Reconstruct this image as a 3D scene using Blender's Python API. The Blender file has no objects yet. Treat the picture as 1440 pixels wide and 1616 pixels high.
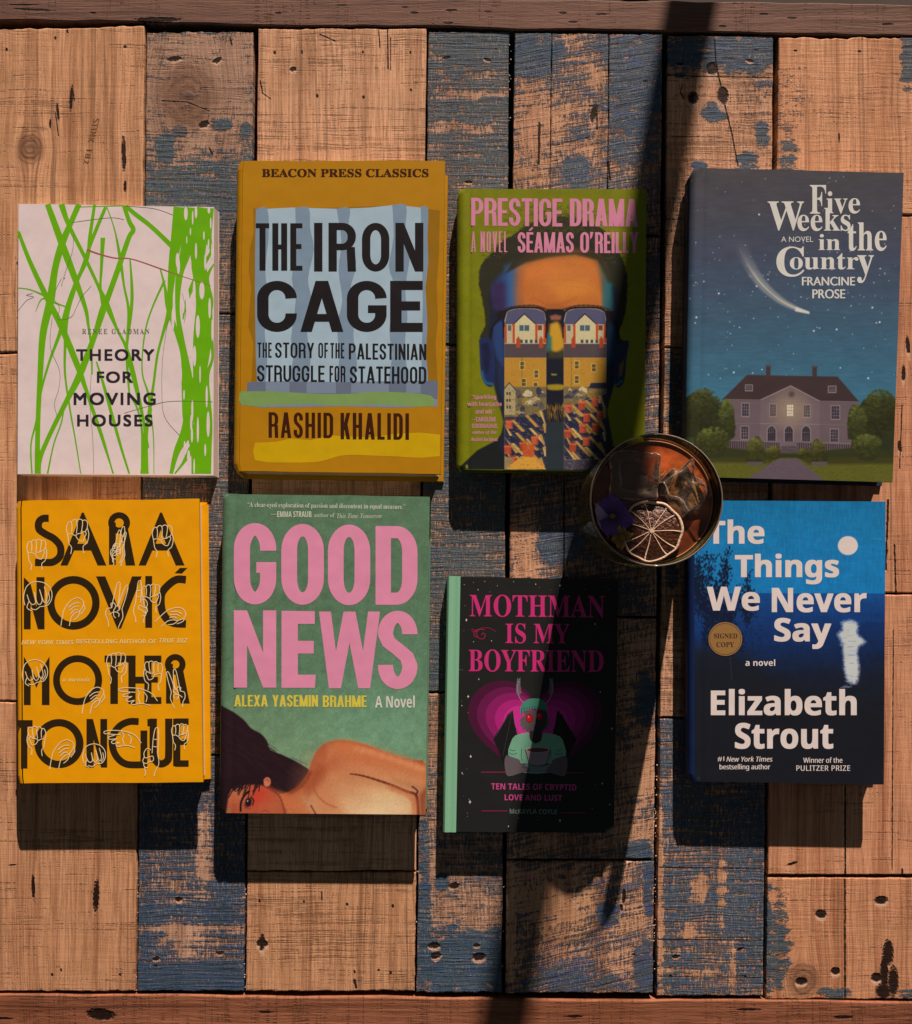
import bpy, math, random
import numpy as np
from mathutils import Vector
from mathutils.geometry import tessellate_polygon

SC = bpy.context.scene
COL = SC.collection

# ------------------------------------------------------------------ camera, world, sun, exposure
CAM_H = 0.85          # camera height over the table top
FPX = 1700.0          # focal length in photo pixels (photo 1440 x 1616)
NPX, NPY = 740.0, 915.0   # photo pixel straight below the lens

cam = bpy.data.cameras.new('camera')
cam.sensor_fit = 'VERTICAL'; cam.sensor_height = 24.0
cam.lens = 24.0 * FPX / 1616.0
cam.shift_x = (720 - NPX) / 1616.0
cam.shift_y = (NPY - 808) / 1616.0
cam.clip_start = 0.01; cam.clip_end = 50
camo = bpy.data.objects.new('camera', cam); COL.objects.link(camo)
camo.location = (0, 0, CAM_H)
SC.camera = camo

wd = bpy.data.worlds.new('World'); SC.world = wd; wd.use_nodes = True
bgn = wd.node_tree.nodes['Background']
bgn.inputs[0].default_value = (0.92, 0.90, 0.92, 1); bgn.inputs[1].default_value = 0.039

SUN_TAN = 0.376; SUN_SLOPE = 0.184
sun = bpy.data.lights.new('sun', 'SUN'); sun.energy = 5.0; sun.angle = math.radians(0.53)
sun.color = (1.0, 0.715, 0.59)
suno = bpy.data.objects.new('sun', sun); COL.objects.link(suno)
sd = Vector((-SUN_SLOPE, -1, 0)).normalized(); sd.z = -SUN_TAN
suno.rotation_euler = sd.to_track_quat('-Z', 'Y').to_euler()
suno.location = (0.5, 3, 1.2)

SC.view_settings.view_transform = 'Standard'; SC.view_settings.look = 'None'
SC.view_settings.exposure = 0.46; SC.view_settings.gamma = 1.0
SC.view_settings.use_curve_mapping = False
SC.render.engine = 'CYCLES'
SC.cycles.max_bounces = 8; SC.cycles.transmission_bounces = 8
SC.cycles.caustics_refractive = False; SC.cycles.caustics_reflective = False
SC.cycles.use_denoising = True
SC.cycles.sample_clamp_indirect = 2.0

def W(px, py, z=0.0):
    k = (CAM_H - z) / FPX
    return Vector(((px - NPX) * k, (NPY - py) * k, z))

# ------------------------------------------------------------------ colour helpers
def lin(c):
    c = c / 255.0
    return c / 12.92 if c <= 0.04045 else ((c + 0.055) / 1.055) ** 2.4
ILL = (0.90, 0.70, 0.60)        # how the warm sun tints a white sheet here
def alb(rgb):
    return tuple(min(0.88, lin(v) / e) for v, e in zip(rgb, ILL))
def nlin(a):
    a = a / 255.0
    return np.where(a <= 0.04045, a / 12.92, ((a + 0.055) / 1.055) ** 2.4)

# ------------------------------------------------------------------ object helpers
def empty(name, loc, label, cat, group=None):
    o = bpy.data.objects.new(name, None); COL.objects.link(o)
    o.empty_display_size = 0.02; o.location = loc
    o['label'] = label; o['category'] = cat
    if group: o['group'] = group
    return o

def root_offset(parent):
    off = Vector((0, 0, 0)); p = parent
    while p is not None:
        off += p.location; p = p.parent
    return off

def mesh_obj(name, verts, faces, mats, parent=None, smooth=False, fmat=None, loc=None):
    """verts in world coordinates; ONE object"""
    me = bpy.data.meshes.new(name)
    off = root_offset(parent)
    if loc is not None: off = off + Vector(loc)
    me.from_pydata([(v[0]-off.x, v[1]-off.y, v[2]-off.z) for v in verts], [], faces)
    for m in (mats if isinstance(mats, (list, tuple)) else [mats]): me.materials.append(m)
    if fmat: me.polygons.foreach_set('material_index', fmat)
    if smooth: me.polygons.foreach_set('use_smooth', [True]*len(me.polygons))
    me.update()
    o = bpy.data.objects.new(name, me); COL.objects.link(o)
    if loc is not None: o.location = loc
    if parent: o.parent = parent
    return o

def tag(o, label, cat=None, group=None, kind=None):
    if label: o['label'] = label
    if cat: o['category'] = cat
    if group: o['group'] = group
    if kind: o['kind'] = kind
    return o

# ------------------------------------------------------------------ node helpers
class S:
    """a socket with arithmetic"""
    def __init__(s, nt, sock): s.nt, s.k = nt, sock
    def _m(s, op, *a):
        n = s.nt.nodes.new('ShaderNodeMath'); n.operation = op
        for i, v in enumerate((s,) + a):
            if isinstance(v, S): s.nt.links.new(v.k, n.inputs[i])
            else: n.inputs[i].default_value = v
        return S(s.nt, n.outputs[0])
    def __add__(s, o): return s._m('ADD', o)
    __radd__ = __add__
    def __sub__(s, o): return s._m('SUBTRACT', o)
    def __rsub__(s, o): return s._m('MULTIPLY', -1.0)._m('ADD', o)
    def __mul__(s, o): return s._m('MULTIPLY', o)
    __rmul__ = __mul__
    def __truediv__(s, o): return s._m('DIVIDE', o)
    def mx(s, o): return s._m('MAXIMUM', o)
    def mn(s, o): return s._m('MINIMUM', o)
    def pw(s, o): return s._m('POWER', o)
    def sin(s): return s._m('SINE')
    def ab(s): return s._m('ABSOLUTE')
    def step(s, a, b, lo=0.0, hi=1.0):
        n = s.nt.nodes.new('ShaderNodeMapRange'); n.interpolation_type = 'SMOOTHSTEP'
        s.nt.links.new(s.k, n.inputs['Value'])
        n.inputs['From Min'].default_value = a; n.inputs['From Max'].default_value = b
        n.inputs['To Min'].default_value = lo; n.inputs['To Max'].default_value = hi
        return S(s.nt, n.outputs['Result'])

class NT:
    def __init__(s, name):
        s.m = bpy.data.materials.new(name); s.m.use_nodes = True
        s.nt = s.m.node_tree; s.b = s.nt.nodes['Principled BSDF']
        g = s.nt.nodes.new('ShaderNodeNewGeometry'); x = s.nt.nodes.new('ShaderNodeSeparateXYZ')
        s.nt.links.new(g.outputs['Position'], x.inputs[0])
        s.x, s.y, s.z = (S(s.nt, x.outputs[i]) for i in range(3))
    def noise(s, x, y, z=0.0, detail=3, rough=0.55, dist=0.0):
        c = s.nt.nodes.new('ShaderNodeCombineXYZ')
        for i, v in enumerate((x, y, z)):
            if isinstance(v, S): s.nt.links.new(v.k, c.inputs[i])
            else: c.inputs[i].default_value = v
        n = s.nt.nodes.new('ShaderNodeTexNoise'); n.inputs['Scale'].default_value = 1
        n.inputs['Detail'].default_value = detail; n.inputs['Roughness'].default_value = rough
        n.inputs['Distortion'].default_value = dist
        s.nt.links.new(c.outputs[0], n.inputs['Vector'])
        return S(s.nt, n.outputs[0])
    def mix(s, f, a, b, mode='MIX'):
        n = s.nt.nodes.new('ShaderNodeMix'); n.data_type = 'RGBA'; n.blend_type = mode
        for sock, v in ((n.inputs[0], f), (n.inputs[6], a), (n.inputs[7], b)):
            if isinstance(v, S): s.nt.links.new(v.k, sock)
            elif isinstance(v, (tuple, list)): sock.default_value = tuple(v)[:3] + (1,)
            else: sock.default_value = v
        return S(s.nt, n.outputs[2])
    def col(s, v):
        if isinstance(v, S): s.nt.links.new(v.k, s.b.inputs['Base Color'])
        else: s.b.inputs['Base Color'].default_value = tuple(v)[:3] + (1,)
    def attr(s, name='ink'):
        n = s.nt.nodes.new('ShaderNodeAttribute'); n.attribute_name = name
        return S(s.nt, n.outputs['Color'])
    def set(s, **kw):
        for k, v in kw.items():
            k = {'rough': 'Roughness', 'spec': 'Specular IOR Level', 'trans': 'Transmission Weight', 'ior': 'IOR',
                 'coat': 'Coat Weight', 'sheen': 'Sheen Weight', 'sss': 'Subsurface Weight', 'metal': 'Metallic'}[k]
            if isinstance(v, S): s.nt.links.new(v.k, s.b.inputs[k])
            else: s.b.inputs[k].default_value = v
    def bump(s, h, dist=0.0005, strength=1.0):
        n = s.nt.nodes.new('ShaderNodeBump'); n.inputs['Distance'].default_value = dist
        n.inputs['Strength'].default_value = strength
        s.nt.links.new(h.k, n.inputs['Height']); s.nt.links.new(n.outputs[0], s.b.inputs['Normal'])

# ------------------------------------------------------------------ wood
def wood_mat(name, seed, c_lo, c_hi, saw=0.5, blue=None, holes=(), cracks=(), knots=(), stains=(), sawtilt=0.0, grey=0.0,
             bluecol=((0.030, 0.062, 0.090), (0.010, 0.060, 0.140)), edge=None, streak=1.0, horiz=False):
    n = NT(name); x0, y0 = n.x, n.y
    if horiz: x0, y0 = n.y, n.x
    sx, sy = seed * 1.37, seed * 2.11
    wob = n.noise(x0 * 14 + sx, y0 * 5 + sy, 0, 2) - 0.5
    x = x0 + wob * 0.012
    y = y0 + sy * 0.1
    ys = y0 + x0 * sawtilt + (n.noise(x0 * 30 + sx, y0 * 22, 3, 2) - 0.5) * 0.004
    for (hx, hy, r) in knots:          # grain bends round a knot
        c = W(hx, hy)
        d2 = (x0 - c.x) * (x0 - c.x) + (y0 - c.y) * (y0 - c.y) * 0.6
        g = (d2 * (-1.0 / (r * r)))._m('EXPONENT')
        x = x + (x0 - c.x) * g * -0.75
    band = n.noise(x * 95 + sx, y * 1.6, 1.0, 3, 0.6)
    fine = n.noise(x * 700 + sx, y * 22, 2.0, 4, 0.65)
    fib = n.noise(x * 1500 + sx, y * 110, 5.0, 2, 0.6)
    blot = n.noise(x0 * 22 + sx, y0 * 16, 4.0, 4, 0.6)
    band2 = n.noise(x * 42 + sx, y * 0.8, 3.0, 2, 0.5)
    f = (band * 1.2 * streak + band2 * 0.8 + fine * 0.35 + blot * 0.4 - 0.88).step(0.08, 0.64)
    c = n.mix(f, c_lo, c_hi)
    lt = n.noise(x * 430 + sx, y * 3.0, 6.0, 2, 0.5)
    c = n.mix(lt.step(0.54, 0.68) * 0.55, c, tuple(min(.85, v * w) for v, w in zip(c_hi, (1.08, 1.12, 1.12))))
    oliv = n.noise(x0 * 30 + sy, y0 * 24 + sx, 8.0, 4, 0.65)
    c = n.mix(oliv.step(0.50, 0.68) * 0.45, c, n.mix(1.0, c, (0.78, 0.86, 0.84), 'MULTIPLY'))
    c = n.mix(fine.step(0.36, 0.60, 0.46, 0.0), c, tuple(v * 0.6 for v in c_lo))
    c = n.mix((fib.step(0.58, 0.74) * 0.35), c, tuple(v * 0.45 for v in c_lo))
    c = n.mix(blot.step(0.55, 0.75) * 0.3, c, (c_lo[0] * 0.75, c_lo[1] * 0.62, c_lo[2] * 0.5))
    # dark growth lines
    ring = n.noise(x * 210 + sx, y * 2.4, 9.0, 2, 0.5)
    c = n.mix(ring.step(0.58, 0.70) * 0.50 * streak, c, tuple(v * 0.42 for v in c_lo))
    c = n.mix(n.noise(x0 * 11 + sy, y0 * 7 + sx, 2.0, 5, 0.7).step(0.50, 0.72) * 0.42, c, n.mix(1.0, c, (0.66, 0.56, 0.47), 'MULTIPLY'))
    # saw marks: broken horizontal lines in patches
    ln = n.noise(x0 * 26 + sx, ys * 900, 7.0, 3, 0.7)
    ln2 = n.noise(x0 * 9 + sx, ys * 260, 8.0, 2, 0.5)
    brk = n.noise(x * 620, y * 60 + sx, 3.0, 3, 0.6)
    patch = n.noise(x0 * 13 + sx, y0 * 20 + sy, 2.0, 3, 0.6)
    sm = (ln * 0.55 + ln2 * 0.45 + brk * 0.45 + patch * 0.5 + (saw - 0.5) * 0.30).step(1.00, 1.17)
    c = n.mix(sm * 0.54, c, (0.15, 0.078, 0.040))
    speck = n.noise(x0 * 900 + sx, y0 * 420, 1.0, 2, 0.5)
    c = n.mix(speck.step(0.70, 0.78) * 0.55, c, (0.05, 0.022, 0.01))
    h = fine * 0.7 + ln * 0.28 + ln2 * 0.45 - sm * 1.0 + fib * 0.5 + band * 0.8 + ring * 0.5
    if grey: c = n.mix(grey, c, (0.20, 0.17, 0.14))
    if blue is not None:
        pat = n.noise(x0 * 20 + sx * 3, y0 * 26 + sy, 6.0, 3, 0.62)
        lnb = n.noise(x0 * 24 + sx, ys * 430 + 9, 1.0, 4, 0.66)
        brb = n.noise(x * 640 + 5, y * 130 + sx, 4.0, 3, 0.7)
        dash = n.noise(x0 * 1050 + 5, y0 * 190 + sx, 4.0, 2, 0.6)
        pm = pat * 0.62 + lnb * 1.05 + brb * 1.15 + (blue - 0.5) * 0.9 - 0.24
        rag1 = (n.noise(x0 * 70 + sx, y0 * 130, 2.0, 5, 0.75) - 0.5) * 8.0 + (lnb - 0.5) * 4.0 + (brb - 0.5) * 3.0
        for (bx, by, rx, ry, amt) in stains:
            cc = W(bx, by)
            q = ((x0 - cc.x) * (2000.0 / rx)).pw(2) + ((y0 - cc.y) * (2000.0 / ry)).pw(2) + rag1
            pm = pm + q.step(-0.6, 2.0, amt, 0.0)
        pmm = pm.step(1.02, 1.30)
        bc = n.mix(n.noise(x0 * 55 + sy, ys * 200, 2.0, 4, 0.65).step(0.40, 0.66), bluecol[0], bluecol[1])
        bc = n.mix(lnb.step(0.36, 0.50, 0.55, 0.0), bc, (0.014, 0.026, 0.036))
        bc = n.mix((dash * 0.75 + lnb * 0.45 + pat * 0.2).step(0.74, 0.90) * 0.50, bc, (0.40, 0.38, 0.33))
        c = n.mix(pmm * 0.93, c, bc)
        h = h * 1.1 + pmm * 0.5 + lnb * (pmm * 2.3 + 0.8) + dash * pmm * 0.7
    hol = None; rim = None
    for (hx, hy, rx, ry, ang) in holes:
        cc = W(hx, hy); ca, sa = math.cos(ang), math.sin(ang)
        dx = (x0 - cc.x) if not horiz else (x0 - cc.y); dy = (y0 - cc.y) if not horiz else (y0 - cc.x)
        u = (dx * ca + dy * sa) * (2000.0 / rx); v = (dy * ca - dx * sa) * (2000.0 / ry)
        nz_ = (n.noise(x0 * 500, y0 * 420, hx * 0.1, 3) - 0.5) * (1.3 if min(rx, ry) > 5.5 else 2.4)
        q = u * u + v * v + nz_
        if min(rx, ry) >= 2.5 and rx < 12 and ry < 15:
            v2 = v + 0.75; m2 = (u * u + v2 * v2 + nz_).step(0.7, 1.5, 1.0, 0.0)  # sunlit far wall of each hole, put into the colour as a pale rim
            rim = m2 if rim is None else rim.mx(m2)
        m = q.step(0.55, 1.35, 1.0, 0.0)
        hol = m if hol is None else hol.mx(m)
    for pts in cracks:                  # thin dark cracks along a polyline of photo pixels
        for (a, b) in zip(pts[:-1], pts[1:]):
            A, B = W(*a[:2]), W(*b[:2]); L = (B - A).length; d = (B - A) / L; w = a[2] if len(a) > 2 else 1.4
            dx = x0 - A.x; dy = y0 - A.y
            t = (dx * d.x + dy * d.y) / L
            e = (dy * d.x - dx * d.y).ab() * (2000.0 / w) + (n.noise(x0 * 380, y0 * 240, 1.0, 3) - 0.5) * 2.2
            m = e.step(0.35, 0.95, 1.0, 0.0) * (t - 0.5).ab().step(0.49, 0.52, 1.0, 0.0)
            hol = m if hol is None else hol.mx(m)
    for (hx, hy, r) in knots:
        cc = W(hx, hy)
        dd = (((x0 - cc.x).pw(2) + (y0 - cc.y).pw(2) * 0.8)._m('SQRT')) * (1 / r) + (blot - 0.5) * 0.35
        rr = ((dd * 22 + fine * 6 + blot * 9).sin() * 0.5 + 0.5)
        k = dd.step(0.55, 1.25, 1.0, 0.0)
        c = n.mix(k * 0.72, c, n.mix(rr * 0.45, (0.16, 0.085, 0.05), (0.07, 0.035, 0.022)))
        h = h + rr * k * 0.4
    if hol is not None:
        c = n.mix(rim * 0.75, c, (0.70, 0.50, 0.36)) if rim is not None else c
        c = n.mix(hol * 0.98, c, (0.008, 0.003, 0.002)); h = h - hol * 6.0
    n.col(c)
    n.set(rough=(fine * 0.25 + 0.55), spec=0.28)
    n.bump(h, 0.00045, 0.95)
    return n.m

TAN_LO, TAN_HI = (0.38, 0.198, 0.095), (0.74, 0.455, 0.255)
PALE_LO, PALE_HI = (0.43, 0.245, 0.130), (0.80, 0.52, 0.32)
RED_LO, RED_HI = (0.38, 0.172, 0.080), (0.70, 0.395, 0.21)
GB = ((0.046, 0.105, 0.136), (0.024, 0.098, 0.170))
BB = ((0.030, 0.100, 0.158), (0.010, 0.090, 0.210))

def plank(name, quad, mat, parent, z=0.0, thick=0.022, rag=(0.0, 0.0), seed=0, side=None):
    """quad photo px TL,TR,BR,BL on the top plane; ragged short ends"""
    rnd = random.Random(seed)
    TL, TR, BR, BL = [W(*q) for q in quad]
    def edge(a, b, n, amp, perp):
        out = []; cur = 0
        for i in range(n):
            t = i / n
            cur = cur * 0.6 + rnd.uniform(-1, 1) * amp
            p = a.lerp(b, t) + perp * (0 if i == 0 else cur)
            out.append(p)
        return out
    pts = []
    up = Vector((0, 1, 0)); rt = Vector((1, 0, 0))
    pts += edge(TL, TR, 46, 0.0002 + rag[0], up)
    pts += edge(TR, BR, 60, 0.00022, rt)
    pts += edge(BR, BL, 46, 0.0002 + rag[1], up)
    pts += edge(BL, TL, 60, 0.00022, rt)
    c = sum(pts, Vector()) / len(pts)
    N = len(pts); verts = []; 
    def ins(p, d):
        q = p - c; L = Vector((math.copysign(min(d, abs(q.x)), q.x), math.copysign(min(d, abs(q.y)), q.y), 0))
        # inset toward the inside for the rounded arris
        return p - L
    for zz, d in ((-thick, 0.0), (-0.0011, 0.0), (-0.0003, 0.0003), (0.0, 0.0010)):
        for p in pts:
            q = ins(p, d); verts.append((q.x, q.y, z + zz))
    faces = []
    for r in range(3):
        for i in range(N):
            j = (i + 1) % N
            faces.append((r*N+i, r*N+N*0+N+i, r*N+N+j, r*N+j))
    faces = [tuple(reversed(f)) for f in faces]
    top = [Vector(verts[3*N+i]) for i in range(N)]
    for t in tessellate_polygon([top]):
        a, b, d = (top[i] for i in t)
        t = tuple(3*N+i for i in t)
        faces.append(t if (b-a).cross(d-a).z > 0 else t[::-1])
    o = mesh_obj(name, verts, faces, mat, parent)
    return o

table = empty('table', (0, 0, -0.022), 'rustic table top of reclaimed tan and worn blue painted planks', 'table')

# column edges in photo px: x at y=50, x at y=1565
COLS = {'c1': (-70, 228.5, -84, 214), 'c2': (231.5, 400, 217, 384.5), 'c3': (408, 673.5, 388, 654.5), 'c4': (676.5, 804, 657.5, 792),
        'c5': (812.5, 1046, 798, 1030.5), 'c6': (1054.5, 1221, 1037, 1205), 'c7': (1229, 1520, 1209.5, 1500)}
def xs(c, y):
    a, b, d, e = COLS[c]; t = (y - 50) / 1515
    return a + (d - a) * t, b + (e - b) * t
def piece(c, y0, y1, mat, z=0.0, rag=(0.0, 0.0), seed=0, gap=1.6, y0r=None, y1r=None, x0=None, x1=None):
    g0 = gap if y0 > 80 else 0; g1 = gap if y1 < 1540 else 0
    l0, r0 = xs(c, y0); l1, r1 = xs(c, y1)
    if x0 is not None: l0, l1 = l0 + x0, l1 + x0
    if x1 is not None: r0, r1 = l0 - (x0 or 0) + x1, l1 - (x0 or 0) + x1
    y0r = y0 if y0r is None else y0r; y1r = y1 if y1r is None else y1r
    return plank('plank', [(l0, y0+g0), (r0, y0r+g0), (r1, y1r-g1), (l1, y1-g1)], mat, table, z, 0.022, rag, seed)

P = math.pi
piece('c1', 48, 557, wood_mat('pine_one', 1, TAN_LO, TAN_HI, 0.42, holes=[(88,61,1.6,3,0),(198,75,2.6,2.6,0),(113,157,2.4,20,-.08),(92,178,2,13,.1),(196,243,3.4,26,.02),(198,295,2.2,9,0),(11,79,2,2.5,0),(80,196,1.6,7,0),(107,50,1.4,3,0)],
      cracks=[[(88,178,1.0),(93,215)],[(115,140,1.2),(118,160)]], knots=[(48,235,.012)]), 0.0005, (.00035, .0001), 1, y0r=41)
piece('c1', 557, 1107, wood_mat('pine_two', 2, RED_LO, TAN_HI, 0.40), 0, (.0001, .0001), 2)
piece('c1', 1107, 1564, wood_mat('pine_three', 3, (0.38, 0.19, 0.095), (0.66, 0.40, 0.225), 0.44, holes=[(53,1400,2.6,20,.03),(152,1415,4.5,25,-.05),(83,1538,2,2.5,0),(190,1538,2,2,0),(97,1531,1.5,3,0),(20,1365,6,1.3,.1)],), 0.0003, (.0001, .00035), 3)
BL1 = wood_mat('blue_board_one', 4, (0.34,0.205,0.13), (0.60,0.42,0.30), 0.6, blue=0.52, sawtilt=0.02, knots=[(296,150,.027)], grey=0.28, bluecol=GB,
      holes=[(275,93,11,4,.15),(343,95,8,4,.5),(322,196,9,5,.5),(365,66,1.4,7,.2),(333,239,1.6,7,.4)],
      cracks=[[(256,159,1.4),(295,161),(330,175,1)]],
      stains=[(300,150,18,9,1.2),(262,228,14,22,1.2),(350,195,18,12,1.2),(388,203,9,12,1.2),(285,205,14,12,1.0),(310,130,110,105,-1.0),(310,290,90,60,.22),(315,50,80,8,.8)])
piece('c2', 50, 495, BL1, -0.0004, (.00025, .0001), 4)
piece('c2', 495, 1192, wood_mat('blue_board_two', 5, (0.34,0.205,0.13), (0.60,0.42,0.30), 0.6, blue=0.56, sawtilt=0.0, grey=.15, bluecol=GB), 0, seed=5)
piece('c2', 1192, 1564, wood_mat('blue_board_three', 6, (0.34,0.205,0.13), (0.60,0.42,0.30), 0.45, blue=0.60, holes=[(283,1419,5,4,0),(247,1513,6,3,.1),(348,1504,6,3,0),(246,1524,3,2,0)],
      bluecol=((0.014,0.074,0.140),(0.010,0.076,0.190)), stains=[(300,1560,90,35,.8),(300,1445,80,18,.4),(285,1470,30,40,-.5),(322,1345,12,60,-.5),(300,1465,80,7,-.5)]), 0.0002, (.0001, .0002), 6)
piece('c3', 45, 1375, wood_mat('pale_board_one', 7, PALE_LO, PALE_HI, 0.62, holes=[(434,84,2,3,0),(463,110,5,4,.3),(501,152,2,3,0),(574,154,2,2.5,0),(573,83,1.5,2.5,0),(648,84,1.5,3,0),(649,143,1.6,3,0),(477,83,1.5,3,0)],
      cracks=[[(411,128,1.4),(415,148),(428,157)],[(612,40,1.2),(613,110)],[(617,60,.8),(617,112)],[(598,48,1.1),(600,76)],[(505,55,1.6),(530,66)]],
      stains=[]), 0.0006, (.0004, .0001), 7)
piece('c3', 1375, 1564, wood_mat('pale_board_two', 8, (0.38, 0.19, 0.095), (0.68,0.42,0.235), 0.64, holes=[(414,1488,5,12,0),(414,1489,9,6,0),(410,1422,1.6,2.5,0),(480,1423,1.4,2.5,0),(548,1427,2,2.5,0),(620,1430,2,3,0),(560,1534,1.6,3,.3),(598,1531,2,2.5,0),(617,1535,2,2.5,0)],
      cracks=[[(508,1407,1.2),(508,1421)],[(560,1545,2.2),(562,1560)]]), 0.0002, (.0001, .0003), 8)
piece('c4', 49, 544, wood_mat('slate_blue_board', 9, (0.34,0.205,0.13), (0.60,0.42,0.30), 0.55, blue=0.60, bluecol=GB, holes=[(705,91,6,2.2,.2),(769,94,6,2.5,-.4),(740,287,6,2.5,0),(783,77,1.4,1.6,0)],
      stains=[(740,148,60,6,-.5),(740,200,60,9,-.35),(740,70,60,40,.25)]), -0.0003, (.0004, .0001), 9)
piece('c4', 544, 1093, wood_mat('slate_blue_board_two', 10, (0.34,0.205,0.13), (0.60,0.42,0.30), 0.5, blue=0.62, bluecol=GB), 0.0, seed=10)
piece('c4', 1093, 1566, wood_mat('blue_end_board', 11, (0.34,0.205,0.13), (0.60,0.42,0.30), 0.7, blue=0.40, bluecol=BB, holes=[(686,1492,9,5,0),(688,1508,8,5,.3),(756,1510,10,6,.1),(717,1398,9,4.5,.1),(753,1492,5,3,0)],
      stains=[(735,1520,75,60,.75),(698,1390,10,12,.8),(735,1440,60,35,-.35),(670,1440,9,120,.5)]), 0.0003, (.0001, .0003), 11)
GR = wood_mat('ridged_blue_board', 12, (0.40,0.215,0.12), (0.68,0.44,0.28), 0.55, blue=0.47, sawtilt=-0.16, bluecol=BB, holes=[(937,180,4.5,14,-.1),(851,225,1.6,30,0),(1019,129,3.5,2,0)],
      cracks=[[(852,195,2.0),(850,260,1.2)],[(930,168,1.4),(942,166),(943,205)],[(960,255,2.4),(963,285)]],
      stains=[(840,80,40,35,.5),(1000,110,60,60,.35),(915,200,22,20,.5),(910,270,18,22,.7),(870,190,75,25,-.35),(840,215,30,70,-.35),(945,120,18,25,-.45),(1000,200,45,55,.3)])
piece('c5', 51, 372, GR, 0.0002, (.0003, .0001), 12, x1=58.0)
piece('c5', 52, 372, GR, 0.0000, (.0003, .0001), 13, x0=58.6, x1=148.6)
piece('c5', 54, 372, GR, 0.0004, (.0003, .0001), 14, x0=149.2)
piece('c5', 372, 974, wood_mat('ridged_blue_board_two', 13, (0.40,0.215,0.12), (0.68,0.44,0.28), 0.55, blue=0.52, sawtilt=-0.16, bluecol=BB, cracks=[[(891,760,1.6),(890,960)]],
      stains=[(880,860,30,22,1.0),(825,870,25,50,-.5)]), 0.0, seed=15)
piece('c5', 974, 1357, wood_mat('ridged_blue_board_three', 14, (0.40,0.215,0.12), (0.68,0.44,0.28), 0.5, blue=0.40, sawtilt=-0.2, bluecol=BB, stains=[(1010,1345,22,16,1.0),(1018,1110,16,40,.5),(1015,1200,20,60,-.5)]), 0.0, seed=16)
piece('c5', 1358, 1567, wood_mat('ridged_blue_board_four', 15, (0.40,0.215,0.12), (0.68,0.44,0.28), 0.5, blue=0.45, sawtilt=-0.22, bluecol=((0.036,0.088,0.125),(0.008,0.072,0.230)), holes=[(985,1415,3,11,-.05),(981,1432,2.5,5,0),(1000,1506,3,2,0)],
      stains=[(1020,1540,16,45,1.3),(960,1445,15,16,.8),(1024,1380,7,60,.9),(880,1420,50,45,-.5),(920,1550,120,18,.25),(806,1460,7,100,-.8)]), 0.0003, (.0001, .0003), 17)
piece('c6', 56, 548, wood_mat('holed_board', 16, (0.40,0.215,0.12), (0.68,0.44,0.28), 0.66, blue=0.24, sawtilt=0.0, bluecol=BB,
      holes=[(1124,109,9,10.5,0),(1141,151,8.5,14,0),(1094,154,8,10,0.1),(1183,96,6,2.6,-.2),(1073,101,6,2.5,0),(1194,79,3,1.6,0)],
      cracks=[[(1128,62,1.3),(1130,100,1.6),(1144,165,1.7),(1156,215,1.3),(1165,262,1)],[(1056,118,1.2),(1110,121),(1218,123,1)],[(1060,215,.8),(1140,217,.8)],[(1078,132,.9),(1074,145),(1080,156)]],
      stains=[(1175,80,75,30,1.1),(1080,85,40,28,.9),(1125,177,18,14,1.3),(1204,212,10,20,1.2),(1179,255,15,14,1.3),(1105,262,10,8,1),(1200,130,30,8,.2)]), 0.0, (.0001, .0001), 18)
piece('c6', 548, 1133, wood_mat('patchy_board', 17, (0.40,0.215,0.12), (0.68,0.44,0.28), 0.72, blue=0.26, bluecol=GB, stains=[(1065,620,14,80,.5),(1060,900,10,25,.6)]), 0.0, seed=19)
piece('c6', 1133, 1572, wood_mat('worn_blue_board', 18, (0.40,0.215,0.12), (0.68,0.44,0.28), 0.5, blue=0.60, bluecol=BB, holes=[(1067,1510,6,3,.1),(1168,1498,6.5,2,.4),(1059,1541,3,2,0),(1177,1542,2.5,2,0)],
      stains=[(1042,1430,5,150,-.9),(1105,1403,14,16,-.9),(1140,1400,6,60,-.5),(1157,1530,5,40,-.5),(1110,1535,60,5,-.4),(1090,1470,12,12,-.6)],
      cracks=[[(1040,1369,1.2),(1200,1371,1)],[(1040,1483,1.2),(1200,1484,1)],[(1040,1541,.9),(1200,1543)]]), -0.0002, (.0001, .0002), 20)
piece('c7', 60, 340, wood_mat('bright_pine', 19, (0.48,0.235,0.115), (0.74,0.44,0.25), 0.36, blue=0.10, bluecol=GB, holes=[(1255,81,3,1.6,0),(1356,82,2.5,2,0),(1324,218,1.4,8,0)],
      stains=[(1432,95,10,45,1.6),(1242,190,24,70,.38),(1245,265,20,40,.4)]), 0.0008, (.0007, .0001), 21)
piece('c7', 340, 937, wood_mat('red_pine', 20, (0.44,0.195,0.095), (0.72,0.41,0.24), 0.36, holes=[(1433,545,3,14,.1),(1426,590,3,12,0),(1420,705,3,10,.1)], cracks=[[(1398,900,2.0),(1402,790)],[(1424,640,1),(1420,740)],[(1412,860,1.6),(1414,935)]]), 0.0, seed=22)
piece('c7', 937, 1382, wood_mat('striped_pine', 21, (0.44,0.20,0.10), (0.70,0.40,0.235), 0.36, cracks=[[(1334,1240,1.6),(1334,1385,1.2)],[(1410,1000,1),(1408,1370)]], holes=[(1424,1375,1.6,5,0),(1250,1363,9,2.2,.3)]), 0.0002, seed=23)
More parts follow.
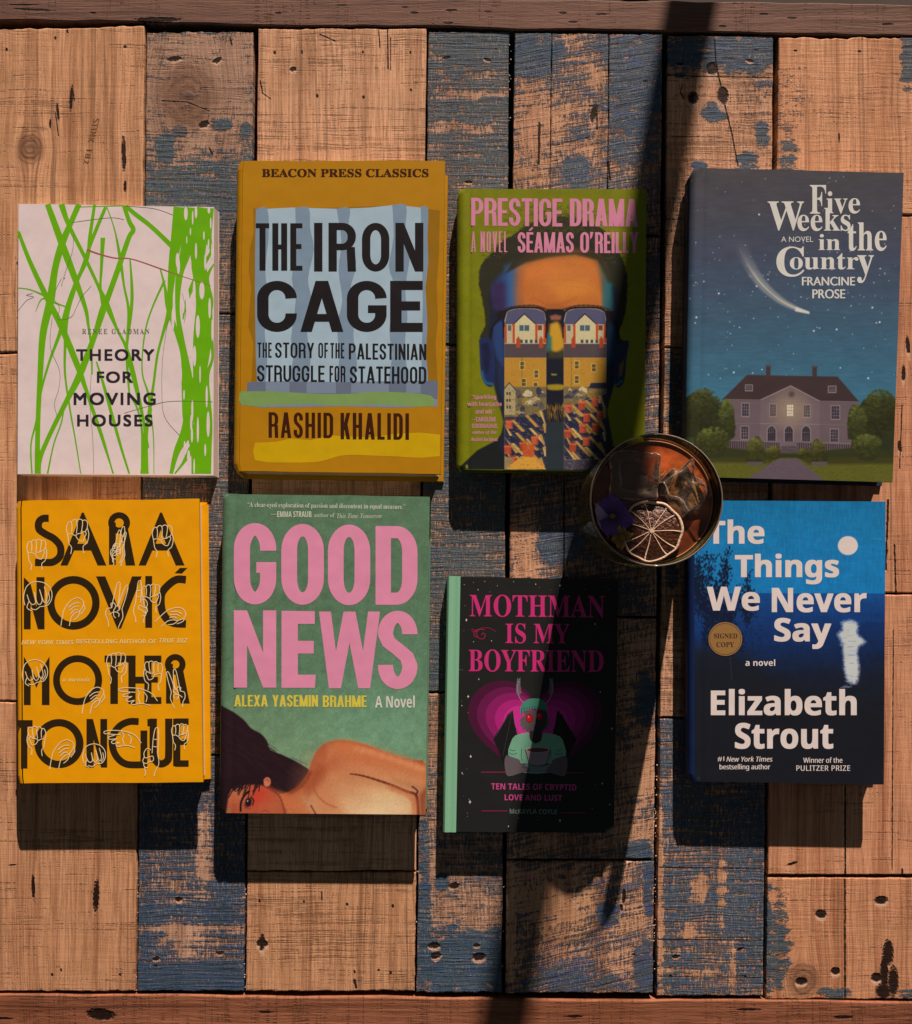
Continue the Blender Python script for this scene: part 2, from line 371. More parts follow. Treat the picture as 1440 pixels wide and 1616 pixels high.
piece('c7', 1384, 1577, wood_mat('knotted_pine', 22, (0.42,0.19,0.095), (0.68,0.39,0.22), 0.38, blue=0.05, bluecol=GB, knots=[(1268,1547,.014)],
      holes=[(1296,1443,8.5,6.5,0),(1391,1421,10,6.5,.1),(1319,1533,7,6,0),(1384,1543,9,7,.1),(1265,1549,9,6,0),(1402,1505,8,20,0),(1410,1550,8,24,0),(1396,1535,6,30,0),(1395,1565,12,12,0)],
      cracks=[[(1334,1390,1.6),(1334,1575,1.2)]], stains=[(1225,1500,24,80,.75),(1318,1568,22,12,1.2),(1436,1568,14,10,1.2),(1213,1480,5,100,1.0)]), -0.0003, (.0001, .0002), 24)

RAILC = dict(c_lo=(0.075, 0.036, 0.026), c_hi=(0.21, 0.118, 0.088))
top_rail = plank('rail', [(-90, -10), (1520, 9), (1520, 58.5), (-90, 31.5)], wood_mat('dark_rail_wood', 31, saw=.3, horiz=True, grey=.15,
                 holes=[(250,33,4,34,0),(55,17,1.6,30,.05),(38,9,1.4,22,0),(148,22,1.8,5,0),(440,22,1.8,5,0),(708,38,1.6,8,0),(655,22,2,6,0),(712,18,2,9,0),(640,13,1.6,6,0),(770,20,1.6,6,0),(888,22,2,6,0),(950,24,1.6,10,0),(905,36,2,7,0),(1205,24,2,7,0),(1140,43,2,6,0),(1250,30,1.6,8,0),(1400,40,2,9,0),(540,10,1.4,8,0)], **RAILC), table, 0.0014, 0.03, (.0005, .0006), 31)
bot_rail = plank('rail', [(-90, 1567), (1520, 1581), (1520, 1665), (-90, 1655)], wood_mat('red_rail_wood', 32, saw=.5, horiz=True, holes=[(5,1606,2,16,0),(160,1600,9,22,.1),(420,1596,2,12,0),(905,1603,2,14,0),(1180,1592,2,20,0),(1330,1604,2.5,16,0)],
                 c_lo=(0.15, 0.055, 0.028), c_hi=(0.34, 0.15, 0.08)), table, 0.0016, 0.03, (.0003, .0003), 32)
und = NT('dark_batten'); und.col((0.03, 0.017, 0.011)); und.set(rough=0.9)
def box(name, x0, x1, y0, y1, z0, z1, mat, parent=None, loc=None):
    v = [(x, y, z) for z in (z0, z1) for y in (y0, y1) for x in (x0, x1)]
    f = [(0,2,3,1),(4,5,7,6),(0,1,5,4),(2,6,7,3),(0,4,6,2),(1,3,7,5)]
    return mesh_obj(name, v, f, mat, parent, loc=loc)
box('backing_board', -0.42, 0.40, -0.345, 0.45, -0.045, -0.0232, und.m, table)
for lx_ in (-0.38, 0.33):
    for ly_ in (-0.32, 0.38): box('leg', lx_, lx_+.05, ly_, ly_+.05, -0.80, -0.0455, und.m, table)
flr = NT('floor_concrete'); flr.col(flr.mix(flr.noise(flr.x*6, flr.y*6, 0, 5), (0.05,0.045,0.04), (0.09,0.08,0.07))); flr.set(rough=0.85)
fo = box('floor', -4, 4, -4, 4, -0.85, -0.8, flr.m); fo['kind'] = 'structure'
pst = NT('painted_post'); pst.col((0.05, 0.045, 0.04)); pst.set(rough=0.6)
pv, pf = [], []
PX_, PY_ = 0.379, 1.56
for zz in (-0.8, 1.6):
    for k in range(24):
        a = k * math.tau / 24
        pv.append((PX_ + 0.0205*math.cos(a), PY_ + 0.0205*math.sin(a), zz))
pf = [(k, (k+1)%24, 24+(k+1)%24, 24+k) for k in range(24)] + [tuple(range(24, 48)), tuple(reversed(range(24)))]
po = mesh_obj('post', pv, pf, pst.m, None, True, loc=(PX_, PY_, -0.8))
tag(po, 'slim dark round post standing beyond the dark top rail of the table', 'post')

# pale chips and dust caught in the joints between the boards
rs = random.Random(12); cv_, cf_ = [], []
def chip(px, py, z, r):
    c_ = W(px, py, z); b_ = len(cv_); a_ = rs.uniform(0, 6)
    for q in range(5): cv_.append((c_.x + r*rs.uniform(.5,1)*math.cos(a_+q*1.256), c_.y + r*rs.uniform(.5,1.2)*math.sin(a_+q*1.256), c_.z + rs.uniform(-.2,.2)*r))
    cv_.append((c_.x, c_.y, c_.z + r*.6)); cv_.append((c_.x, c_.y, c_.z - r*.8))
    for q in range(5): cf_.append((b_+q, b_+(q+1)%5, b_+5)); cf_.append((b_+(q+1)%5, b_+q, b_+6))
for (c_n, y_a, y_b, k_) in (('c1', 1370, 1560, 34), ('c2', 1380, 1560, 26), ('c5', 1180, 1540, 60), ('c4', 60, 300, 26), ('c4', 1380, 1560, 16), ('c3', 1290, 1560, 18), ('c5', 700, 760, 8)):
    for i in range(k_):
        if i % 3 == 0: yc_ = rs.uniform(y_a, y_b)
        if rs.random() < .45: continue
        y_ = yc_ + rs.gauss(0, 7); x_ = xs(c_n, y_)[1] + rs.uniform(-.3, 3.2); chip(x_, y_, rs.uniform(-.0035, -.0005), rs.uniform(.0003, .00085))
chp = NT('pale_chips'); chp.col((0.70, 0.58, 0.48)); chp.set(rough=.9)
dst = mesh_obj('sawdust', cv_, cf_, chp.m); dst['kind'] = 'stuff'; dst['label'] = 'pale sawdust and paint chips caught in the joints of the planks'

# ------------------------------------------------------------------ printing inks and papers
def paper_mat(name, ink=True, col=None, rough=0.50, spec=0.22, coat=0.0, fibre=0.06):
    n = NT(name)
    base = n.attr() if ink else None
    big = n.noise(n.x*26, n.y*22, n.z*20, 2)
    tiny = n.noise(n.x*2500, n.y*2500, n.z*2500, 2)
    mott = n.noise(n.x*160, n.y*160, n.z*160, 4, 0.6)
    if base is None: base = n.mix(0.0, col, col)
    c = n.mix((mott.step(0.35, 0.75) * 0.10 + tiny * 0.06), base, n.mix(1.0, base, (0.55, 0.52, 0.5), 'MULTIPLY'))
    n.col(c); n.set(rough=(mott * 0.14 + (rough - 0.07)), spec=spec, coat=coat)
    n.bump(big * 6 + tiny * fibre, 0.00016, 1.0)
    return n.m
INK = paper_mat('printed_jacket')
INKG = paper_mat('printed_glossy_jacket', rough=0.34, spec=0.45)

def page_mat(name, col):
    n = NT(name)
    l = n.noise(n.x*8, n.y*8, n.z*4200, 3, 0.7)
    n.col(n.mix(l.step(0.3, 0.7), tuple(v*0.62 for v in col), col)); n.set(rough=0.85, spec=0.2)
    n.bump(l, 0.0002, 0.6)
    return n.m
PAGES = page_mat('page_edges', (0.62, 0.54, 0.44))
PAGESW = page_mat('white_page_edges', (0.74, 0.68, 0.60))

# ------------------------------------------------------------------ vector printing
def catmull(pts, n=8):
    if len(pts) < 3: return [tuple(p) for p in pts]
    P_ = [pts[0]] + list(pts) + [pts[-1]]; out = []
    for i in range(1, len(P_) - 2):
        p0, p1, p2, p3 = (np.array(P_[i+k], float) for k in (-1, 0, 1, 2))
        for k in range(n):
            t = k / n
            out.append(tuple(0.5 * ((2*p1) + (-p0+p2)*t + (2*p0-5*p1+4*p2-p3)*t*t + (-p0+3*p1-3*p2+p3)*t**3)))
    out.append(tuple(pts[-1])); return out

class Print:
    """flat inked shapes on a cover; coordinates in the crop frame (ox, oy, scale)"""
    def __init__(s, frame, z, kx=0.0, ky=0.0, c=None):
        s.f = frame; s.z = z; s.v = []; s.t = []; s.c = []; s.k = 0
        s.clamp = None
    def M(s, x, y):
        return s.f[0] + x / s.f[2], s.f[1] + y / s.f[2]
    def _add(s, pts, tris, col):
        b = len(s.v); s.k += 1; z = s.z + s.k * 0.8e-6
        a = alb(col)
        for (x, y) in pts:
            if s.clamp: x = min(max(x, s.clamp[0]), s.clamp[1])
            s.v.append(tuple(W(*s.M(x, y), z))); s.c.append(a)
        for t in tris: s.t.append(tuple(b + i for i in t))
    def poly(s, pts, col, holes=(), smooth=0):
        if smooth:
            pts = catmull(list(pts) + [pts[0]], smooth)[:-1]
        loops = [[Vector((x, y, 0)) for x, y in pts]] + [[Vector((x, y, 0)) for x, y in h] for h in holes]
        flat = [(v.x, v.y) for l in loops for v in l]
        s._add(flat, tessellate_polygon(loops), col)
    def ell(s, cx, cy, rx, ry, col, n=40, hole=None):
        o = [(cx + rx*math.cos(i*math.tau/n), cy + ry*math.sin(i*math.tau/n)) for i in range(n)]
        h = []
        if hole: h = [[(cx + hole[0]*math.cos(i*math.tau/n), cy + hole[1]*math.sin(i*math.tau/n)) for i in range(n)]]
        s.poly(o, col, h)
    def rect(s, x0, y0, x1, y1, col): s.poly([(x0,y0),(x1,y0),(x1,y1),(x0,y1)], col)
    def stroke(s, pts, w, col, smooth=6, closed=False):
        """pts [(x,y) or (x,y,w)]"""
        p = [(q[0], q[1], q[2] if len(q) > 2 else w) for q in pts]
        if closed: p = p + [p[0]]
        if smooth: p = catmull(p, smooth)
        L, R = [], []
        for i in range(len(p)):
            a = p[max(0, i-1)]; b = p[min(len(p)-1, i+1)]
            if closed and i in (0, len(p)-1): a, b = p[-2], p[1]
            dx, dy = b[0]-a[0], b[1]-a[1]; l = math.hypot(dx, dy) or 1
            nx, ny = -dy/l, dx/l; h = p[i][2] / 2
            L.append((p[i][0]+nx*h, p[i][1]+ny*h)); R.append((p[i][0]-nx*h, p[i][1]-ny*h))
        n = len(p); tr = []
        for i in range(n-1): tr += [(i, i+1, n+i+1), (i, n+i+1, n+i)]
        s._add(L + R, tr, col)
    def build(s, name, parent, mat=None):
        # all faces up
        v = np.array(s.v); fs = []
        for t in s.t:
            a, b, c = v[list(t)]
            cr = (b[0]-a[0])*(c[1]-a[1]) - (b[1]-a[1])*(c[0]-a[0])
            if abs(cr) < 1e-14: continue
            fs.append(t if cr > 0 else t[::-1])
        o = mesh_obj(name, s.v, fs, mat or INK, parent)
        at = o.data.color_attributes.new('ink', 'FLOAT_COLOR', 'POINT')
        at.data.foreach_set('color', [q for c in s.c for q in (c[0], c[1], c[2], 1.0)])
        return o

# text through the built-in font and its mathematical alphabets (bold, italic, sans)
STY = {'serifb': (0x1D400, 0x1D41A), 'serifi': (0x1D434, 0x1D44E), 'serifbi': (0x1D468, 0x1D482), 'sans': (0x1D5A0, 0x1D5BA),
       'sansb': (0x1D5D4, 0x1D5EE), 'sansi': (0x1D608, 0x1D622), 'sansbi': (0x1D63C, 0x1D656), 'gill': None}
def conv(st, sty):
    if STY[sty] is None: return st
    u, l = STY[sty]; o = ''
    for ch in st:
        if 'A' <= ch <= 'Z': o += chr(u + ord(ch) - 65)
        elif 'a' <= ch <= 'z': o += '\u210E' if (sty == 'serifi' and ch == 'h') else chr(l + ord(ch) - 97)
        else: o += ch
    return o
_tc = {}
def glyphs(st, sty, track=1.0):
    key = (st, sty, track)
    if key not in _tc:
        cu = bpy.data.curves.new('tmp_text', 'FONT'); cu.body = conv(st, sty); cu.space_character = track
        cu.resolution_u = 5
        o = bpy.data.objects.new('tmp_text', cu); COL.objects.link(o)
        me = bpy.data.meshes.new_from_object(o)
        me.calc_loop_triangles()
        vs = [(v.co.x, v.co.y) for v in me.vertices]; ts = [tuple(t.vertices) for t in me.loop_triangles]
        bpy.data.objects.remove(o); bpy.data.curves.remove(cu); bpy.data.meshes.remove(me)
        _tc[key] = (vs, ts)
    return _tc[key]
def text(pr, st, sty, boxx, col, bold=0.0, track=1.0, tilt=0.0, thin=False, shear=0.0, boldy=0.0):
    """fit the glyphs into the crop-frame box (x0,y0,x1,y1)"""
    vs, ts = glyphs(st, sty, track)
    ax = [v[0] for v in vs]; ay = [v[1] for v in vs]
    X0, X1, Y0, Y1 = min(ax), max(ax), min(ay), max(ay)
    x0, y0, x1, y1 = boxx; hh = y1 - y0
    b = bold * hh; by = boldy * hh
    sx = (x1 - x0 - b) / (X1 - X0); sy = (hh - by) / (Y1 - Y0)
    offs = [0.0] if bold == 0 else [0.0, b/2, b]
    oy = [0.0] if boldy == 0 else [0.0, by]
    for dx in offs:
        for dy in oy:
            pts = []
            for (u, v) in vs:
                x = x0 + (u - X0)*sx + dx; y = y1 - by - (v - Y0)*sy + dy
                x += shear * (y1 - y)
                y += tilt * (x - x0)
                pts.append((x, y))
            pr._add(pts, ts, col)

# condensed grotesque drawn here
def rr(x0, y0, x1, y1, rx, ry, corners=(1,1,1,1), n=9):
    """rounded rect, corners BL,BR,TR,TL"""
    out = []
    for (cx, cy, a0, f, px_, py_) in ((x0+rx, y0+ry, P, corners[0], x0, y0), (x1-rx, y0+ry, 1.5*P, corners[1], x1, y0),
                                      (x1-rx, y1-ry, 0, corners[2], x1, y1), (x0+rx, y1-ry, .5*P, corners[3], x0, y1)):
        if f: out += [(cx + rx*math.cos(a0+i*P/2/n), cy + ry*math.sin(a0+i*P/2/n)) for i in range(n+1)]
        else: out.append((px_, py_))
    return out
def astroke(pts, s, t):
    L, R = [], []
    for i in range(len(pts)):
        a = pts[max(0, i-1)]; b = pts[min(len(pts)-1, i+1)]
        dx, dy = b[0]-a[0], b[1]-a[1]; l = math.hypot(dx, dy) or 1
        nx, ny = -dy/l, dx/l
        L.append((pts[i][0]+nx*s/2, pts[i][1]+ny*t/2)); R.append((pts[i][0]-nx*s/2, pts[i][1]-ny*t/2))
    return (L + R[::-1], [])
def arc(cx, cy, rx, ry, a0, a1, n=10):
    return [(cx + rx*math.cos(math.radians(a0+(a1-a0)*i/n)), cy + ry*math.sin(math.radians(a0+(a1-a0)*i/n))) for i in range(n+1)]
def R_(x0, y0, x1, y1): return ([(x0,y0),(x1,y0),(x1,y1),(x0,y1)], [])
def D_(x0, y0, x1, y1, w): return ([(x0,y0),(x0+w,y0),(x1+w,y1),(x1,y1)], [])
KW = {'I': None, 'M': 1.35, 'W': 1.5, 'E': .82, 'F': .78, 'L': .78, 'T': .9, 'A': 1.08, 'V': 1.05, 'Y': 1.02, 'N': 1.02, "'": 0.35, 'J': .8, 'S': .95, ' ': .55, '.': .4, 'K': 1.03}
def glyph(ch, w, h, s, t):
    rx = min(w*0.5, h*0.42); ry = min(h*0.34, rx*1.25)
    ix, iy = max(rx - s, .002*w), max(ry - t, .002*h)
    cxl, cxr, cyb, cyt = s/2, w-s/2, t/2, h-t/2; qx, qy = rx - s/2, ry - t/2
    if ch in 'O0': return [(rr(0,0,w,h,rx,ry), [rr(s,t,w-s,h-t,ix,iy)])]
    if ch == 'Q': return [(rr(0,0,w,h,rx,ry), [rr(s,t,w-s,h-t,ix,iy)]), D_(w-s,0,w*.5,h*.25,s*.6)]
    if ch in 'CG':
        up = arc(cxr-qx, cyt-qy, qx, qy, 0, 90); lf = arc(cxl+qx, cyt-qy, qx, qy, 90, 180); lb = arc(cxl+qx, cyb+qy, qx, qy, 180, 270)
        rb = arc(cxr-qx, cyb+qy, qx, qy, 270, 360)
        path = [(cxr, h*0.66)] + up + lf + lb + rb
        if ch == 'C': return [astroke(path + [(cxr, h*0.36)], s, t)]
        return [astroke(path + [(cxr, h*0.36)], s, t), R_(w*.53, h*.52-t*.85, w, h*.52), R_(w-s, h*.3, w, h*.5)]
    if ch == 'D': return [(rr(0,0,w,h,rx,ry,(0,1,1,0)), [rr(s,t,w-s,h-t,ix,iy,(0,1,1,0))])]
    if ch == 'P': return [(rr(0,h*.42,w,h,rx,min(ry,h*.28),(0,1,1,0)), [rr(s,h*.42+t,w-s,h-t,ix,max(min(ry,h*.28)-t,.01*h),(0,1,1,0))]), R_(0,0,s,h*.43)]
    if ch == 'R': return [(rr(0,h*.44,w,h,rx,min(ry,h*.27),(0,1,1,0)), [rr(s,h*.44+t*.9,w-s,h-t,ix,max(min(ry,h*.27)-t,.01*h),(0,1,1,0))]), R_(0,0,s,h*.45), D_(w-s*.98,0,w-s*1.12,h*.5,s)]
    if ch == 'B':
        r2 = min(ry, h*.24)
        return [(rr(0,0,w,h*.54,rx,r2,(0,1,1,0)), [rr(s,t,w-s,h*.54-t*.9,ix,max(r2-t,.01*h),(0,1,1,0))]),
                (rr(0,h*.46,w*.97,h,rx,r2,(0,1,1,0)), [rr(s,h*.46+t*.9,w*.97-s,h-t,ix,max(r2-t,.01*h),(0,1,1,0))])]
    if ch == 'U': return [astroke([(cxl,h)] + [(cxl, cyb+qy+.001)] + arc(cxl+qx,cyb+qy,qx,qy,180,270) + arc(cxr-qx,cyb+qy,qx,qy,270,360) + [(cxr,h)], s, t)]
    if ch == 'J': return [astroke([(cxl, h*.3)] + arc(cxl+qx,cyb+qy,qx,qy,180,270) + arc(cxr-qx,cyb+qy,qx,qy,270,360) + [(cxr,h)], s, t)]
    if ch == 'S':
        qy2 = min(qy, h*.22)
        pth = [(cxr, h*.70)] + arc(cxr-qx, cyt-qy2, qx, qy2, 0, 90) + arc(cxl+qx, cyt-qy2, qx, qy2, 90, 180)
        pth += [(cxl, h*.70), (cxl+qx*.25, h*.60), (w*.5, h*.51), (cxr-qx*.25, h*.41), (cxr, h*.30)]
        pth += arc(cxr-qx, cyb+qy2, qx, qy2, 0, -90) + arc(cxl+qx, cyb+qy2, qx, qy2, -90, -180) + [(cxl, h*.31)]
        return [astroke(pth, s, t)]
    if ch == 'I': return [R_(0,0,s,h)]
    if ch == 'H': return [R_(0,0,s,h), R_(w-s,0,w,h), R_(s*.9,h*.5-t/2,w-s*.9,h*.5+t/2)]
    if ch == 'E': return [R_(0,0,s,h), R_(s*.9,0,w,t), R_(s*.9,h-t,w,h), R_(s*.9,h*.51-t/2,w*.92,h*.51+t/2)]
    if ch == 'F': return [R_(0,0,s,h), R_(s*.9,h-t,w,h), R_(s*.9,h*.49-t/2,w*.9,h*.49+t/2)]
    if ch == 'L': return [R_(0,0,s,h), R_(s*.9,0,w,t)]
    if ch == 'T': return [R_(w/2-s/2,0,w/2+s/2,h-t*.9), R_(0,h-t,w,h)]
    if ch == 'A': return [D_(0,0,w/2-s*.55,h,s), D_(w-s,0,w/2-s*.45,h,s), R_(w*.24,h*.2,w*.76,h*.2+t*.85)]
    if ch == 'V': return [D_(w/2-s*.55,0,0,h,s), D_(w/2-s*.45,0,w-s,h,s)]
    if ch == 'N': return [R_(0,0,s,h), R_(w-s,0,w,h), D_(w-s,0,0,h,s)]
    if ch == 'M': return [R_(0,0,s,h), R_(w-s,0,w,h), D_(w/2-s*.5,0,0,h,s), D_(w/2-s*.5,0,w-s,h,s)]
    if ch == 'W': return [D_(w*.26-s*.5,0,0,h,s), D_(w*.26-s*.5,0,w*.5-s*.5,h,s), D_(w*.74-s*.5,0,w*.5-s*.5,h,s), D_(w*.74-s*.5,0,w-s,h,s)]
    if ch == 'K': return [R_(0,0,s,h), D_(s*.55,h*.36,w-s*1.05,h,s*1.05), D_(w-s*1.05,0,s*.9,h*.58,s*1.05)]
    if ch == 'X': return [D_(0,0,w-s,h,s), D_(w-s,0,0,h,s)]
    if ch == 'Y': return [R_(w/2-s/2,0,w/2+s/2,h*.45), D_(w/2-s/2,h*.4,0,h,s), D_(w/2-s/2,h*.4,w-s,h,s)]
    if ch == 'Z': return [R_(0,0,w,t), R_(0,h-t,w,h), D_(0,t*.5,w-s,h-t*.5,s)]
    if ch == "'": return [R_(0,h*.72,s*.85,h)]
    if ch == '.': return [R_(0,0,s,t*1.1)]
    return []
def cond(pr, st, boxx, col, stem=0.2, bar=None, gap=0.1, tilt=0.0, cols=None):
    x0, y0, x1, y1 = boxx; h = y1 - y0; s = stem*h; t = (bar or stem*0.85)*h; g = gap*h
    fixed = sum(s for c in st if KW.get(c, 1) is None) + g*(len(st)-1)
    ksum = sum((KW.get(c, 1) or 0) for c in st) or 1
    w = (x1 - x0 - fixed) / ksum; x = x0
    for i, c in enumerate(st):
        k = KW.get(c, 1); cw = s if k is None else w*k
        for outer, holes in glyph(c, cw, h, s, t):
            f = lambda p: (x + p[0], y1 - p[1] + tilt*(x + p[0] - x0))
            pr.poly([f(p) for p in outer], cols[i] if cols else col, [[f(p) for p in hh] for hh in holes])
        x += cw + g

# ------------------------------------------------------------------ painted (raster) covers: colour carried by a fine mesh
def vnoise(X, Y, sx, sy, seed=0, octv=3):
    out = np.zeros_like(X); amp = 1; tot = 0
    for o in range(octv):
        rs = np.random.RandomState(seed + o*7)
        G = rs.rand(64, 64)
        u = X/sx*(2**o); v = Y/sy*(2**o)
        i = np.floor(u).astype(int); j = np.floor(v).astype(int); fu = u-i; fv = v-j
        fu = fu*fu*(3-2*fu); fv = fv*fv*(3-2*fv)
        a = G[j%64, i%64]; b = G[j%64, (i+1)%64]; c = G[(j+1)%64, i%64]; d = G[(j+1)%64, (i+1)%64]
        out += amp*((a*(1-fu)+b*fu)*(1-fv) + (c*(1-fu)+d*fu)*fv); tot += amp; amp *= .5
    return out/tot

class Canvas:
    def __init__(s, X, Y, base):
        s.X, s.Y = X, Y; s.C = np.zeros(X.shape + (3,)); s.C[:] = base
    def put(s, a, col, idx=None):
        col = np.asarray(col, float)
        if idx is None: s.C = s.C*(1-a[..., None]) + col*a[..., None]
        else: s.C[idx] = s.C[idx]*(1-a[:, None]) + (col if col.ndim == 1 else col[idx])*a[:, None]
    def poly(s, pts, col, blur=1.5, alpha=1.0, smooth=0, wob=0, ws=20, seed=0):
        if smooth: pts = catmull(list(pts)+[pts[0]], smooth)[:-1]
        p = np.array(pts, float); m = blur + 2 + wob
        idx = np.where((s.X > p[:,0].min()-m) & (s.X < p[:,0].max()+m) & (s.Y > p[:,1].min()-m) & (s.Y < p[:,1].max()+m))
        if len(idx[0]) == 0: return
        x, y = s.X[idx], s.Y[idx]
        if wob:
            x = x + (vnoise(x, y, ws, ws, seed)-.5)*2*wob; y = y + (vnoise(x, y, ws, ws, seed+50)-.5)*2*wob
        d = np.full(x.shape, 1e9); ins = np.zeros(x.shape, bool)
        for i in range(len(p)):
            a, b = p[i], p[(i+1) % len(p)]; e = b-a; L = e@e or 1e-9
            t = np.clip(((x-a[0])*e[0] + (y-a[1])*e[1])/L, 0, 1)
            d = np.minimum(d, (x-a[0]-t*e[0])**2 + (y-a[1]-t*e[1])**2)
            if a[1] != b[1]:
                c = ((a[1] > y) != (b[1] > y)) & (x < (b[0]-a[0])*(y-a[1])/(b[1]-a[1]) + a[0]); ins ^= c
        d = np.sqrt(d); sd_ = np.where(ins, d, -d)
        al = np.clip(sd_/blur*0.5 + 0.5, 0, 1); al = al*al*(3-2*al)*alpha
        s.put(al, col, idx)
    def rect(s, x0, y0, x1, y1, col, **k): s.poly([(x0,y0),(x1,y0),(x1,y1),(x0,y1)], col, **k)
    def ell(s, cx, cy, rx, ry, col, blur=0.1, alpha=1.0):
        q = np.sqrt(((s.X-cx)/rx)**2 + ((s.Y-cy)/ry)**2)
        al = np.clip((1-q)/blur*0.5+0.5, 0, 1)*alpha; idx = np.where(al > 0)
        s.put(al[idx], col, idx)
    def line(s, pts, w, col, alpha=1.0, blur=1.2, smooth=0):
        p = [(q[0], q[1], q[2] if len(q) > 2 else w) for q in pts]
        if smooth: p = catmull(p, smooth)
        for a, b in zip(p[:-1], p[1:]):
            m = max(a[2], b[2])+blur+1
            idx = np.where((s.X > min(a[0],b[0])-m) & (s.X < max(a[0],b[0])+m) & (s.Y > min(a[1],b[1])-m) & (s.Y < max(a[1],b[1])+m))
            if len(idx[0]) == 0: continue
            x, y = s.X[idx], s.Y[idx]; ex, ey = b[0]-a[0], b[1]-a[1]; L = ex*ex+ey*ey or 1e-9
            t = np.clip(((x-a[0])*ex+(y-a[1])*ey)/L, 0, 1)
            d = np.hypot(x-a[0]-t*ex, y-a[1]-t*ey); hw = (a[2]+(b[2]-a[2])*t)/2
            al = np.clip((hw-d)/blur+0.5, 0, 1)*alpha
            s.put(al, col, idx)
    def mottle(s, amp, sx, sy, seed=0, octv=4):
        n = vnoise(s.X, s.Y, sx, sy, seed, octv)-.5
        s.C *= (1 + amp*2*n)[..., None]

def painted_sheet(name, quad, a0, nx, ny, frame, h, parent, paint, zoff=0.00004, groove=None, mat=None, corner=0.004):
    """quad px corners of the cover face; a0 = left start fraction"""
    a = np.linspace(a0, 1, nx); v = np.linspace(0, 1, ny); A, V = np.meshgrid(a, v)
    TL, TR, BR, BL = [np.array(q, float) for q in quad]
    wid_ = np.hypot(*(TR-TL))*(CAM_H-h)/FPX; hei_ = np.hypot(*(BL-TL))*(CAM_H-h)/FPX; rs_ = min(0.006, h*0.45)
    A0 = A.copy(); dq = np.minimum(V, 1-V)*hei_; qq = np.clip(1-dq/corner, 0, 1)
    A = A + (corner*0.55/wid_)*qq**2*(1-np.minimum(1, A*wid_/0.012))
    PX = (TL[0]*(1-A)+TR[0]*A)*(1-V) + (BL[0]*(1-A)+BR[0]*A)*V
    PY = (TL[1]*(1-A)+TR[1]*A)*(1-V) + (BL[1]*(1-A)+BR[1]*A)*V
    cv = paint((PX-frame[0])*frame[2], (PY-frame[1])*frame[2])
    C = np.clip(cv.C, 0, 255)
    rgb = nlin(C) / np.array(ILL); rgb = np.clip(rgb, 0, 0.88)
    Z = np.full(A.shape, h + zoff)
    if groove: Z = Z - groove(A0)
    sq = np.clip(1 - A0*wid_/rs_, 0, 1); Z = Z - rs_*(1-np.sqrt(1-sq**2))
    k = (CAM_H - h) / FPX
    off = root_offset(parent)
    verts = np.stack([(PX-NPX)*k - off.x, (NPY-PY)*k - off.y, Z - off.z], -1).reshape(-1, 3)
    i = np.arange(nx*ny).reshape(ny, nx)
    f = np.stack([i[1:, :-1], i[1:, 1:], i[:-1, 1:], i[:-1, :-1]], -1).reshape(-1, 4)
    me = bpy.data.meshes.new(name)
    me.vertices.add(len(verts)); me.vertices.foreach_set('co', verts.ravel())
    me.loops.add(f.size); me.loops.foreach_set('vertex_index', f.ravel())
    me.polygons.add(len(f)); me.polygons.foreach_set('loop_start', np.arange(0, f.size, 4))
    me.update(calc_edges=True)
    at = me.color_attributes.new('ink', 'FLOAT_COLOR', 'POINT')
    at.data.foreach_set('color', np.concatenate([rgb.reshape(-1, 3), np.ones((nx*ny, 1))], 1).ravel())
    me.materials.append(mat or INK)
    o = bpy.data.objects.new(name, me); COL.objects.link(o)
    o.parent = parent
    return o

